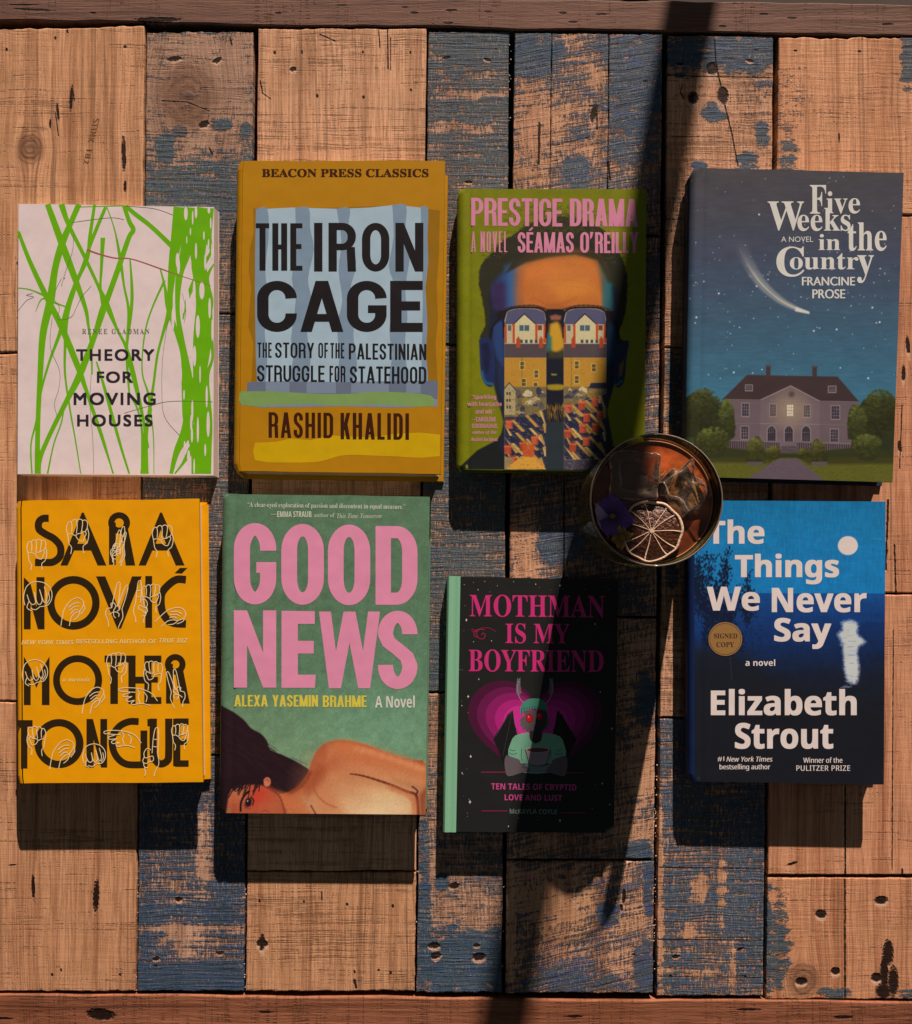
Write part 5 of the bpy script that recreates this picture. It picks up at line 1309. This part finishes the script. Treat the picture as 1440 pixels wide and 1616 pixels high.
for fl in (0, 1):
    m_ = (lambda x: x) if not fl else (lambda x: 1168-x)
    pr.stroke([(m_(438),1062),(m_(455),1070),(m_(470),1066)], 3, (40,60,50)); pr.stroke([(m_(435),1082),(m_(452),1090),(m_(480),1086)], 3, (40,60,50)); pr.stroke([(m_(505),1060),(m_(502),1100),(m_(508),1130)], 3, (40,60,50))
    pr.poly([(m_(420),1096),(m_(488),1118),(m_(500),1140),(m_(530),1140),(m_(556),1160),(m_(552),1186),(m_(505),1192),(m_(430),1212),(m_(412),1170),(m_(410),1120)], (96, 84, 86), smooth=3)
    pr.stroke([(m_(500),1142),(m_(530),1150),(m_(556),1150)], 3, (40,34,36)); pr.stroke([(m_(505),1160),(m_(535),1166),(m_(556),1164)], 3, (40,34,36))
for x in (547, 604):
    pr.ell(x, 890 if x == 547 else 880, 19, 24, (120, 10, 22)); pr.ell(x, 890 if x == 547 else 880, 15, 20, (200, 22, 34)); pr.ell(x-4, 882 if x == 547 else 873, 4, 5, (236,120,110))
pr.poly([(496,870),(498,830),(515,800),(545,784),(580,780),(615,786),(638,810),(646,850),(630,848),(600,838),(560,838),(525,850)], (66, 128, 104), smooth=3)
for k in range(10): pr.stroke([(502+k*15, 868-abs(k-4.5)*-1.2-22+abs(k-4.5)*3),(506+k*14.2, 832-12+abs(k-4.5)*3)], 3, (30,70,58), 0)
pr.poly([(526,1062),(662,1062),(650,1115),(632,1150),(556,1150),(538,1115)], (148, 128, 132)); pr.ell(594, 1064, 69, 17, (170,150,152)); pr.ell(594, 1066, 60, 12, (92, 60, 52))
pr.poly([(520,1142),(560,1156),(630,1156),(668,1142),(650,1166),(628,1192),(562,1192),(540,1166)], (112, 124, 118)); pr.stroke([(524,1062),(538,1115),(556,1150),(632,1150),(650,1115),(664,1062)], 4, (34,28,30))
pr.build('figure_print', root)
pr = Print(FR, h + 0.00013); MG = (200, 46, 112)
text(pr, 'MOTHMAN', 'serifb', (216,204,966,328), MG, tilt=.008); text(pr, 'IS MY', 'serifb', (414,364,770,476), MG, tilt=.004); text(pr, 'BOYFRIEND', 'serifb', (211,508,958,632), MG, tilt=.006)
pr.stroke([(362,412),(330,392),(290,390),(250,402),(230,396),(234,410),(252,412)], 3, (150,36,70)); pr.stroke([(300,400),(270,398),(254,420),(266,446),(290,450),(302,432),(292,418),(282,430)], 4, (160,36,70)); pr.stroke([(262,404),(240,412),(244,436),(262,440)],4,(160,36,70))
pr.build('title_lettering', root)
pr = Print(FR, h + 0.00013); PK7 = (196, 70, 128)
text(pr, 'TEN TALES OF CRYPTID', 'sansb', (336,1250,808,1285), PK7, tilt=.012); text(pr, 'LOVE AND LUST', 'sansb', (410,1312,728,1345), PK7, tilt=.01)
text(pr, 'McKAYLA COYLE', 'sansb', (438,1392,700,1419), (104,124,112), tilt=.012)
for (a, b, y) in ((280,418,1187),(740,845,1190),(282,424,1402),(716,860,1412)): pr.rect(a, y, b, y+4, (150,36,76))
pr.build('small_lettering', root)
pr = Print(FR, h + 0.00013); rs = random.Random(77)
def star(x, y, r):
    pr.poly([(x,y-r),(x+r*.22,y-r*.22),(x+r*.7,y),(x+r*.22,y+r*.22),(x,y+r),(x-r*.22,y+r*.22),(x-r*.7,y),(x-r*.22,y-r*.22)], (214,214,206))
for (x, y, r) in ((263,178,5),(582,147,5),(718,155,9),(198,346,10),(208,770,10),(222,1102,10),(218,1354,12),(267,674,6),(337,461,5),(940,745,6),(1004,948,8),(717,1457,9),(431,1489,6),(174,1194,6),(173,820,5),(912,368,7),(992,1368,6),(951,1252,7),(238,466,4),(300,132,3.5),(460,133,3.5),(370,156,3.5),(186,150,3.5)): star(x, y, r)
for i in range(34):
    x, y = rs.choice([(rs.uniform(160,215), rs.uniform(130,1500)), (rs.uniform(880,1010), rs.uniform(130,1500)), (rs.uniform(170,1000), rs.uniform(1430,1510)), (rs.uniform(170,1000), rs.uniform(125,190))])
    pr.ell(x, y, rs.choice([1.5,2.0,2.6]), rs.choice([1.5,2.0,2.6]), (130,130,126), 8)
pr.build('star_print', root)

#======================================================================= BOOK 8  blue moonlit hardback
FR = (1060, 770, 3.297); Q = [(1086, 789.5), (1398, 791.5), (1395, 1238), (1086, 1233)]; h = 0.0209
root = mk_root('book', Q, h, 'blue moonlit hardback with white lettering and a round bronze sticker')
cm = paper_mat('navy_jacket', False, alb((20, 38, 76)))
book_body(Q, h, (0.0004, -0.0003), root, cm, 'jacket', 0.0026, 0.0032, PAGES, seed=9)
def paint8(X, Y):
    c = Canvas(X, Y, (0, 0, 0))
    st = [(60,(20,112,158)),(300,(24,122,176)),(545,(22,120,178)),(556,(20,76,138)),(640,(18,62,120)),(760,(17,48,98)),(900,(18,36,68)),(1000,(22,30,46)),(1150,(24,28,36)),(1540,(25,28,33))]
    Yn = np.where(Y < 548, np.minimum(Y + (vnoise(X, Y, 120, 90, 3)-.5)*60, 545), np.maximum(Y + (vnoise(X, Y, 160, 40, 3)-.5)*80 + (X-600)*.08*(Y > 700), 556))
    for k in range(3): c.C[..., k] = np.interp(Yn, [s_[0] for s_ in st], [s_[1][k] for s_ in st])
    c.mottle(.10, 7, 30, 5); c.mottle(.06, 60, 6, 8)
    c.poly([(100,1560),(100,820),(240,830),(380,870),(520,960),(620,1020),(760,1080),(980,1120),(1115,1140),(1115,1560)], (24, 27, 33), 60, .85)
    c.poly([(1020,1130),(1115,1060),(1115,1200)], (22,26,36), 40, .8)
    rs = random.Random(8)
    for i in range(34):
        x = rs.uniform(115, 400); y = rs.uniform(560, 860); hgt = rs.uniform(120, 420)*(1-(x-110)/480)
        pts = [(x, y)]; 
        for k in range(6): x += rs.uniform(-9, 11); y -= hgt/6; pts.append((x, y))
        c.line([(p[0], p[1], 3.4-.45*i_) for i_, p in enumerate(pts)], 3, (14, 24, 44), .95, 1.6)
        for p in pts[1:]:
            for k in range(9):
                a = rs.uniform(-2.6, -.5); l = rs.uniform(8, 34); ex, ey = p[0]+l*math.cos(a), p[1]+rs.uniform(-20,20)+l*math.sin(a)
                c.line([p, (ex, ey)], 1.5, (14, 24, 46), .7, 1.4); c.ell(ex, ey, 3.6, 5.2, (12, 24, 48), .6, .9)
    for i in range(200):
        x, y = rs.uniform(112, 470), rs.uniform(600, 880); c.ell(x, y, 3, 4, (14,24,46), .6, .6)
    c.ell(918, 300, 52, 49, (222, 204, 206), .04)
    W8 = (206, 208, 222)
    c.poly([(886,700),(920,690),(955,694),(972,720),(966,760),(1010,800),(975,826),(966,860),(976,930),(970,1000),(955,1020),(918,1010),(900,940),(892,860),(886,800),(864,760),(890,740)], W8, 13, .95, smooth=2, wob=7, ws=7)
    for i in range(34):
        y = rs.uniform(690, 1040); x = 930 + rs.gauss(0, 14 + 26*math.exp(-((y-780)/40)**2)); wd_ = rs.uniform(14, 46)
        c.line([(x-wd_/2, y), (x+wd_/2, y+rs.uniform(-2,2))], 2.4, rs.choice([W8,(120,150,190),(60,96,150)]), .7, 3)
    c.line([(305,880),(315,1000)], 3, (70,76,86), .5); c.line([(1040,262),(1095,268)], 3, (110,160,190), .5, 3)
    return c
painted_sheet('cover_picture', Q, .034, 330, 470, FR, h, root, paint8, groove=groove_fn(True))
pr = Print(FR, h + 0.00013); WT = (222, 204, 206)
for s_, b_ in (('The',(186,164,484,292)),('Things',(330,342,872,502)),('We',(184,514,460,640)),('Never',(522,520,1016,648)),('Say',(534,676,832,838))):
    text(pr, s_, 'sansb', b_, WT, bold=.035, boldy=.02)
text(pr, 'a novel', 'sansb', (385,892,540,926), WT)
pr.build('title_lettering', root)
pr = Print(FR, h + 0.00013)
text(pr, 'Elizabeth', 'sansb', (205,1046,964,1184), WT, bold=.035, boldy=.02); text(pr, 'Strout', 'sansb', (330,1222,842,1358), WT, bold=.035, boldy=.02)
text(pr, '#1', 'sans', (240,1397,275,1423), WT, bold=.04); text(pr, 'New York Times', 'sansi', (286,1397,526,1424), WT, bold=.04); text(pr, 'bestselling author', 'sans', (250,1437,514,1472), WT, bold=.04)
text(pr, 'Winner of the', 'sans', (686,1402,890,1430), WT, bold=.04); text(pr, 'PULITZER PRIZE', 'sans', (650,1444,930,1472), WT, bold=.04, track=1.1)
pr.build('author_lettering', root)
gold = NT('bronze_foil'); gn = gold.noise(gold.x*900, gold.y*900, 0, 3); gold.col(gold.mix(gn, alb((150,106,56)), alb((178,130,76)))); gold.set(rough=.4, metal=.25)
def disc(name, cpx, r_px, z0, z1, mat, parent, n=48):
    c0 = W(*cpx, z0); r = r_px*(CAM_H-z0)/FPX
    vs = [(c0.x+r*math.cos(i*math.tau/n), c0.y+r*math.sin(i*math.tau/n), z) for z in (z0, z1) for i in range(n)]
    fs = [(i, (i+1)%n, n+(i+1)%n, n+i) for i in range(n)] + [tuple(range(n, 2*n)), tuple(reversed(range(n)))]
    return mesh_obj(name, vs, fs, mat, parent)
stk = disc('sticker', (1060+280/3.297, 770+786/3.297), 88/3.297, h+.0001, h+.0003, gold.m, root)
pr = Print(FR, h + 0.00034); INKS = (52, 34, 22)
pr.ell(280, 786, 82, 82, (96,66,38), 48, (79.5,79.5))
text(pr, 'SIGNED', 'serifb', (221,757,343,783), INKS); text(pr, 'COPY', 'serifb', (234,802,326,828), INKS)
pr.build('sticker_lettering', stk)

#======================================================================= stamped writing on the first board
pr = Print((0, 0, 3.0), 0.00075)
def vtext(st, cx, cy, hgt, wid, col):
    vs, ts = glyphs(st, 'sans', 1.15); ax = [v[0] for v in vs]; ay = [v[1] for v in vs]
    X0, X1, Y0, Y1 = min(ax), max(ax), min(ay), max(ay)
    pr._add([(cx + (v-Y0)/(Y1-Y0)*hgt - hgt/2 - (u-X0)/(X1-X0)*wid*.25, cy - wid/2 + (u-X0)/(X1-X0)*wid) for u, v in vs], ts, col)
vtext('STINK', 458, 615, 30, 110, (140, 92, 60)); vtext('182', 424, 740, 26, 66, (140, 92, 60))
pr.build('stamped_lettering', table)

#======================================================================= the drink
GH = 0.113
gc = W(1036, 789, GH); GX, GY = gc.x, gc.y
def lathe(name, prof, mat, parent=None, n=96, loc=None, smooth=True, cx=None, cy=None):
    cx = GX if cx is None else cx; cy = GY if cy is None else cy
    vs, fs = [], []
    rings = []
    for (r, z) in prof:
        if r < 1e-6: rings.append([len(vs)]); vs.append((cx, cy, z))
        else:
            rings.append(list(range(len(vs), len(vs)+n))); vs += [(cx+r*math.cos(i*math.tau/n), cy+r*math.sin(i*math.tau/n), z) for i in range(n)]
    for a, b in zip(rings[:-1], rings[1:]):
        for i in range(n):
            j = (i+1) % n
            A = a if len(a) > 1 else [a[0]]*n; B = b if len(b) > 1 else [b[0]]*n
            f = []
            for q in (A[i], A[j], B[j], B[i]):
                if q not in f: f.append(q)
            if len(f) > 2: fs.append(tuple(f))
    return mesh_obj(name, vs, fs, mat, parent, smooth, loc=loc)
def smooth_prof(p, n=6): return [(max(0, a), b) for a, b in catmull(p, n)]
gr_ = empty('cocktail_glass', (GX, GY, 0), 'olive tinted glass tumbler of dark iced coffee between two books', 'glass')
def clear_mat(name, face_col, edge_col, refr=0.0, ior=1.46, haze=0.03, haze_col=(.8,.8,.75), bumpf=None, blend=0.35, lo=0.0, tint=None):
    m_ = NT(name); nt = m_.nt; out = nt.nodes['Material Output']
    lw = nt.nodes.new('ShaderNodeLayerWeight'); lw.inputs[0].default_value = blend
    fac = S(nt, lw.outputs['Facing']).step(lo, 0.95)
    tr = nt.nodes.new('ShaderNodeBsdfTransparent'); cc_ = m_.mix(fac, face_col, edge_col)
    if tint: cc_ = m_.mix(m_.z.step(tint[1], tint[0], 1.0, 0.0), cc_, tint[2])      # the glass is coloured towards its foot
    nt.links.new(cc_.k, tr.inputs[0])
    gl = nt.nodes.new('ShaderNodeBsdfGlossy'); gl.inputs['Roughness'].default_value = 0.05
    df = nt.nodes.new('ShaderNodeBsdfDiffuse'); df.inputs[0].default_value = haze_col + (1,)
    fr = nt.nodes.new('ShaderNodeFresnel'); fr.inputs[0].default_value = ior
    base = tr.outputs[0]
    def mixs(f, a, b):
        n_ = nt.nodes.new('ShaderNodeMixShader')
        if isinstance(f, S): nt.links.new(f.k, n_.inputs[0])
        else: n_.inputs[0].default_value = f
        nt.links.new(a, n_.inputs[1]); nt.links.new(b, n_.inputs[2]); return n_.outputs[0]
    if refr:
        rf = nt.nodes.new('ShaderNodeBsdfRefraction'); rf.inputs['IOR'].default_value = ior; rf.inputs['Roughness'].default_value = 0.03
        rf.inputs[0].default_value = (.95,.93,.9,1); base = mixs(refr, base, rf.outputs[0])
    base = mixs(fac * haze * 3 + haze * 0.4, base, df.outputs[0])  # diffuse haze in place of reflected sky, stronger towards the edges
    base = mixs(S(nt, fr.outputs[0]), base, gl.outputs[0])
    nt.links.new(base, out.inputs['Surface'])
    if bumpf:
        h_ = bumpf(m_); n_ = nt.nodes.new('ShaderNodeBump'); n_.inputs['Distance'].default_value = .001; nt.links.new(h_.k, n_.inputs['Height'])
        for q in (gl, df): nt.links.new(n_.outputs[0], q.inputs['Normal'])
        nt.links.new(n_.outputs[0], fr.inputs['Normal'])
        if refr: nt.links.new(n_.outputs[0], rf.inputs['Normal'])
    return m_
gm = clear_mat('olive_glass', (0.985, 0.985, 0.95), (0.90, 0.90, 0.78), haze=0.06, haze_col=(.46,.46,.20), ior=1.22, lo=.4, tint=(0.060, 0.040, (0.50, 0.54, 0.20)))
outp = smooth_prof([(0, 0), (0.030, 0), (0.0365, 0.003), (0.0425, 0.014), (0.0456, 0.032), (0.0462, 0.052), (0.0460, 0.080), (0.0456, 0.101), (0.0457, GH-.0008)])
rim = [(0.0455, GH), (0.0445, GH), (0.0440, GH-.0008)]
inp = smooth_prof([(0.0440, GH-.0008), (0.0437, 0.101), (0.0430, 0.088), (0.0418, 0.06), (0.0402, 0.038), (0.037, 0.020), (0.030, 0.011), (0.0, 0.010)])
lathe('bowl', outp + rim + inp, gm.m, gr_)
rmm = clear_mat('rim_glass', (0.95, 0.95, 0.9), (0.8, 0.8, 0.7), haze=0.34, haze_col=(.95,.85,.70), ior=1.45)  # rim whitened by diffuse haze where the sky would reflect
def ring(name, R0, z0, rad, mat):
    vs, fs = [], []; n, m_ = 120, 8
    for i in range(n):
        a = i*math.tau/n
        for q in range(m_):
            b = q*math.tau/m_; rr0 = R0 + rad*math.cos(b); vs.append((GX+rr0*math.cos(a), GY+rr0*math.sin(a), z0+rad*math.sin(b)))
    for i in range(n):
        for q in range(m_): fs.append((i*m_+q, ((i+1)%n)*m_+q, ((i+1)%n)*m_+(q+1)%m_, i*m_+(q+1)%m_))
    return mesh_obj(name, vs, fs, mat, gr_, True)
ring('rim', 0.0450, GH+.0004, .00048, rmm.m)
foam = NT('coffee_foam'); foam.col((0.50, 0.27, 0.12)); foam.set(rough=.4, coat=.3)
ring('foam_line', 0.0424, 0.0953, .00040, foam.m)
# liquid, surface painted with its swirls of foam and a sunlit amber glow
LZ = 0.0945
lm = NT('iced_coffee'); lm.col(lm.attr()); lm.set(rough=0.06, spec=.5, coat=.4)
lm.bump(lm.noise(lm.x*120, lm.y*120, 0, 2), .0004, .4)
nr, na = 90, 240; rr_ = np.linspace(0, .0428, nr); aa_ = np.arange(na)*math.tau/na
Rg, Ag = np.meshgrid(rr_, aa_); LXw, LYw = GX + Rg*np.cos(Ag), GY + Rg*np.sin(Ag)
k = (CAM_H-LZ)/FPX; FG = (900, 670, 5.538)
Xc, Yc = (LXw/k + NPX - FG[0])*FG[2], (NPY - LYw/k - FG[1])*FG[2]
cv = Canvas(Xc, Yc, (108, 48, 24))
cv.poly([(640,200),(900,190),(1100,330),(1220,560),(1230,800),(1120,820),(1100,500),(900,380),(700,420),(620,300)], (196, 96, 44), 90, .9)  # amber glow of sun through the drink, painted into its colour
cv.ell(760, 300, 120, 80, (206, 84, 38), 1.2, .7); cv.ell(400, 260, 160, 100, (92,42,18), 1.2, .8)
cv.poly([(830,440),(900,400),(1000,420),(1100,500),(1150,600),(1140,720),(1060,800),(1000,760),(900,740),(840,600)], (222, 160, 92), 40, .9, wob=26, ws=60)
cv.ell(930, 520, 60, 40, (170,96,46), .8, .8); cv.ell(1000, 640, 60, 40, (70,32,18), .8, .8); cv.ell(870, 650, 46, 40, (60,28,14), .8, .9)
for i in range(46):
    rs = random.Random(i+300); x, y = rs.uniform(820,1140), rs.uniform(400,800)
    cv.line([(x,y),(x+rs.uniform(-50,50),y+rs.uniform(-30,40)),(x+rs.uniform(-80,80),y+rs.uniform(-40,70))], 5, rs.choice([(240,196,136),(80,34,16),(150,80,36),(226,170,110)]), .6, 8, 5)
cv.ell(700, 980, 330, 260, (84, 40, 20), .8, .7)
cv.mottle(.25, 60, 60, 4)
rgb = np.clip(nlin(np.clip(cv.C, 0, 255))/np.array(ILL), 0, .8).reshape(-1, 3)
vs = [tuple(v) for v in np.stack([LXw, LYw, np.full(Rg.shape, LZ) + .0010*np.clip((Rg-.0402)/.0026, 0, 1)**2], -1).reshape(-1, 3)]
fs = []
for i in range(na):
    j = (i+1) % na
    for q in range(nr-1): fs.append((i*nr+q, i*nr+q+1, j*nr+q+1, j*nr+q))
# body of the liquid below the surface
base = len(vs); rings = [(0.0428, LZ), (0.0420, 0.072), (0.0402, 0.045), (0.0362, 0.0205), (0.0292, 0.0115), (0.0, 0.0104)]
low = []
for (r, z) in rings[1:]:
    low.append(len(vs)); vs += [(GX+r*math.cos(a), GY+r*math.sin(a), z) for a in aa_]
prev = [i*nr+nr-1 for i in range(na)]
for b0 in low:
    cur = list(range(b0, b0+na))
    for i in range(na): fs.append((prev[i], cur[i], cur[(i+1)%na], prev[(i+1)%na]))
    prev = cur
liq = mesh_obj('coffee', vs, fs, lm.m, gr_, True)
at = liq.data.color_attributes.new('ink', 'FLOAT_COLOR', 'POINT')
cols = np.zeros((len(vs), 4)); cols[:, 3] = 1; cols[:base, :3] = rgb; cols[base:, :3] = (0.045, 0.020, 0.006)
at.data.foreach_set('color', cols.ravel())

def gp(x, y, z): return W(FG[0]+x/FG[2], FG[1]+y/FG[2], z)
# ice
ice = clear_mat('clear_ice', (0.97, 0.96, 0.94), (0.80, 0.74, 0.68), refr=.5, ior=1.31, haze=.20, haze_col=(.95,.80,.66), lo=.06, bumpf=lambda m_: m_.noise(m_.x*260, m_.y*260, m_.z*260, 3))  # haze paints pale lit edges into the ice
def ice_cube(label, c, sx, sy, sz, rot, seed, rough_=0.0006, dish=0.0):
    o_v, o_f = [], []; N = 26; rs = random.Random(seed)
    idx = {}
    ph = [rs.uniform(0, 6) for _ in range(6)]
    def key(p): return tuple(round(v, 5) for v in p)
    def vert(u, v, w):
        k_ = key((u, v, w))
        if k_ not in idx:
            p = Vector((u, v, w)); rr0 = .72
            q = Vector([max(-rr0, min(rr0, t)) for t in p]); d = p - q
            if d.length > 0: p = q + d.normalized()*(1-rr0)
            x, y, z = p.x*sx/2, p.y*sy/2, p.z*sz/2
            n_ = rough_*(math.sin(u*5+ph[0]+v*3)+math.sin(v*6+ph[1]+w*4)+math.sin(w*5+ph[2]+u*4))
            x += n_; y += n_*.7; z += n_*.8 - (dish*(lambda t: t*t*(3-2*t))(min(1, max(0, (.74-max(abs(u), abs(v)))/.22))) if w > .9 else 0)
            ca, sa = math.cos(rot), math.sin(rot)
            idx[k_] = len(o_v); o_v.append((c[0]+x*ca-y*sa, c[1]+x*sa+y*ca, c[2]+z))
        return idx[k_]
    for ax in range(3):
        for sgn in (-1, 1):
            for i in range(N):
                for j in range(N):
                    q = []
                    for (a, b) in ((i, j), (i+1, j), (i+1, j+1), (i, j+1)):
                        p = [0, 0, 0]; p[ax] = sgn; p[(ax+1) % 3] = -1+2*a/N; p[(ax+2) % 3] = -1+2*b/N; q.append(vert(*p))
                    o_f.append(tuple(q) if sgn > 0 else tuple(q[::-1]))
    o = mesh_obj('ice_cube', o_v, o_f, ice.m, None, True, loc=c)
    return tag(o, label, 'ice cube', 'ice cubes in the coffee')
c1 = gp(560, 455, LZ); ice_cube('large clear square ice cube above the purple flower', (c1.x, c1.y, LZ+.0005), .034, .033, .013, -.04, 1, .0005, .0042)
c2 = gp(985, 590, LZ); ice_cube('cracked cloudy ice cube wrapped in tan foam', (c2.x, c2.y, LZ-.0005), .027, .030, .011, .55, 2, .0014, .001)

# dried lime wheel
lc = gp(715, 930, LZ+.006); LR = 262/FG[2]*(CAM_H-LZ)/FPX
lime = empty('lime_wheel', (lc.x, lc.y, LZ+.003), 'dried lime slice with pale pith spokes floating on the coffee', 'lime slice')
fl = NT('dried_lime_flesh'); f1 = fl.noise(fl.x*420, fl.y*420, 0, 4); fl.col(fl.mix(f1.step(.35,.7), (0.030,0.010,0.004), (0.13,0.045,0.018))); fl.set(rough=.28, spec=.5, coat=.3); fl.bump(f1, .0012, 1)
pi_ = NT('pale_pith'); f2 = pi_.noise(pi_.x*700, pi_.y*700, 0, 3); pi_.col(pi_.mix(f2, (0.52,0.37,0.24), (0.86,0.72,0.55))); pi_.set(rough=.6); pi_.bump(f2, .0006, 1)
tx, ty = 0.05, -0.06
def lz(x, y): return LZ + .0042 + (x-lc.x)*tx + (y-lc.y)*ty
def wob(a): return 1 + .025*math.sin(a*3+1) + .015*math.sin(a*7) + .01*math.sin(a*11+2)
n = 72; vs, fs = [], []
for zz, rf in ((-.0022, .96), (-.0006, 1.0), (0.0, .97)):
    for i in range(n):
        a = i*math.tau/n; r = LR*rf*wob(a); x, y = lc.x+r*math.cos(a), lc.y+r*math.sin(a); vs.append((x, y, lz(x, y)+zz))
vs.append((lc.x, lc.y, lz(lc.x, lc.y))); 
for q in range(2): fs += [(q*n+i, q*n+(i+1)%n, q*n+n+(i+1)%n, q*n+n+i) for i in range(n)]
fs += [(2*n+i, 2*n+(i+1)%n, 3*n) for i in range(n)] + [tuple(reversed(range(n)))]
mesh_obj('flesh', vs, fs, fl.m, lime, True)
def tube(path, rads, nseg=8):
    vs, fs = [], []
    m_ = len(path)
    for i, p in enumerate(path):
        a = path[max(0, i-1)]; b = path[min(m_-1, i+1)]; d = (Vector(b)-Vector(a)).normalized(); s_ = d.cross(Vector((0,0,1))).normalized(); u = s_.cross(d)
        for k_ in range(nseg):
            t = k_*math.tau/nseg; vs.append(tuple(Vector(p) + (s_*math.cos(t) + u*math.sin(t)*.8)*rads[i]))
    for i in range(m_-1):
        for k_ in range(nseg): fs.append((i*nseg+k_, i*nseg+(k_+1)%nseg, (i+1)*nseg+(k_+1)%nseg, (i+1)*nseg+k_))
    return vs, fs
path = []; rad = []
for i in range(91):
    a = i/90*math.tau; r = LR*.985*wob(a); x, y = lc.x+r*math.cos(a), lc.y+r*math.sin(a); path.append((x, y, lz(x, y)+.0001))
    rad.append(.00075 + .00045*max(0, math.cos(a-.9)) + .0001*math.sin(a*9))
v_, f_ = tube(path, rad); mesh_obj('rind', v_, f_, pi_.m, lime, True)
for i in range(11):
    a = i/11*math.tau + .12*math.sin(i*2.3); rs = random.Random(i); pth = []; rd = []
    for q in range(14):
        t = .06 + .92*q/13; r = LR*t*wob(a); b = a + .06*math.sin(t*4+i)*t; x, y = lc.x+r*math.cos(b), lc.y+r*math.sin(b)
        pth.append((x, y, lz(x, y)+.0001)); rd.append(.00024 + .00034*t**2 + .0001*rs.random())
    v_, f_ = tube(pth, rd, 6); mesh_obj('pith_spoke', v_, f_, pi_.m, lime, True)
ctr = disc('pith_core', (FG[0]+715/FG[2], FG[1]+930/FG[2]), 4.0, LZ+.0040, LZ+.0050, pi_.m, lime, 12)

# flowers
def petal_mat(name, c_in, c_out, cx, cy, r):
    m_ = NT(name); d = ((m_.x-cx).pw(2)+(m_.y-cy).pw(2))._m('SQRT')*(1/r)
    ang = (m_.y-cy)._m('ARCTAN2', m_.x-cx); v = m_.noise(ang*14, d*3, 0, 3)
    m_.col(m_.mix((d + (v-.5)*.35).step(.05, .8), c_in, c_out)); m_.set(rough=.6, spec=.25, sss=.0, sheen=.3); m_.bump(v, .0006, .6)
    return m_.m
def flower(name, label, centre, petals, mats, z, eye=None, cat='flower'):
    rt_ = empty(name, (centre.x, centre.y, z), label, cat)
    for i, (ang, ln, wd_, mi, lift) in enumerate(petals):
        N1, N2 = 12, 13; vs, fs = [], []; ph = i*1.7
        for a_ in range(N1+1):
            t = a_/N1
            wprof = wd_*math.sin(min(1, t*1.02)*P*.86 + .12)**.8*(.35+.65*t**.5) if t < 1 else wd_*.30
            for b_ in range(N2):
                s_ = (b_/(N2-1)-.5)*2
                rad_ = ln*t*(1-.16*s_*s_*t); lat = s_*wprof
                zz = lift*t + .0012*math.sin(s_*5+ph)*t*t + .0009*math.cos(s_*9+ph*2)*t**3 - .0016*s_*s_*t + i*.0004
                x = centre.x + rad_*math.cos(ang) - lat*math.sin(ang); y = centre.y + rad_*math.sin(ang) + lat*math.cos(ang)
                gx_, gy_ = x-GX, y-GY; gr2 = math.hypot(gx_, gy_)
                if gr2 > .0405:
                    k2 = (.0405 + (gr2-.0405)*.25)/gr2; zz += (gr2-.0405)*.7; x, y = GX+gx_*k2, GY+gy_*k2
                vs.append((x, y, z+zz))
        nv = len(vs); vs += [(x, y, w-.00025) for x, y, w in vs]
        for a_ in range(N1):
            for b_ in range(N2-1):
                q = a_*N2+b_; fs.append((q, q+N2, q+N2+1, q+1)); fs.append((nv+q, nv+q+1, nv+q+N2+1, nv+q+N2))
        for b_ in range(N2-1):
            q = N1*N2+b_; fs.append((q, nv+q, nv+q+1, q+1))
        mesh_obj('petal', vs, fs, mats[mi], rt_, True)
    if eye:
        vs, fs = [], []; n_ = 14
        for k_, (r, zz) in enumerate(((.0022, .001), (.0018, .0025), (.0008, .0032))):
            vs += [(centre.x+r*math.cos(i*math.tau/n_), centre.y+r*math.sin(i*math.tau/n_), z+zz) for i in range(n_)]
        for q in range(2): fs += [(q*n_+i, q*n_+(i+1)%n_, (q+1)*n_+(i+1)%n_, (q+1)*n_+i) for i in range(n_)]
        fs.append(tuple(range(2*n_, 3*n_)))
        mesh_obj('flower_eye', vs, fs, eye, rt_, True)
    return rt_
ez = NT('dusty_yellow'); ez.col((0.24, 0.17, 0.04)); ez.set(rough=.8)
pc = gp(372, 800, LZ+.007)
pm1 = petal_mat('purple_petal', (0.045, 0.016, 0.10), (0.15, 0.075, 0.36), pc.x, pc.y, .016); pm2 = petal_mat('lilac_petal', (0.24, 0.17, 0.42), (0.50, 0.42, 0.64), pc.x, pc.y, .016)
flower('purple_pansy', 'purple pansy floating by the glass wall', pc, [(2.55, .0150, .0085, 1, .003), (3.75, .0150, .0080, 1, .001), (1.75, .0155, .0095, 0, .0030), (.85, .0125, .0085, 0, .0015), (-.25, .0160, .0080, 0, .0012), (4.35, .0150, .0095, 0, .0006)], [pm1, pm2], LZ+.0048, ez.m)
yc = gp(452, 985, LZ+.006); pmy = petal_mat('mustard_petal', (0.16, 0.085, 0.015), (0.40, 0.25, 0.05), yc.x, yc.y, .010)
flower('yellow_blossom', 'small mustard yellow blossom below the purple pansy', yc, [(1.75, .0088, .0050, 0, .0022), (.25, .0085, .0040, 0, .0018), (3.45, .0078, .0045, 0, .0014), (-1.75, .0098, .0036, 0, .0012)], [pmy], LZ+.0052, ez.m)
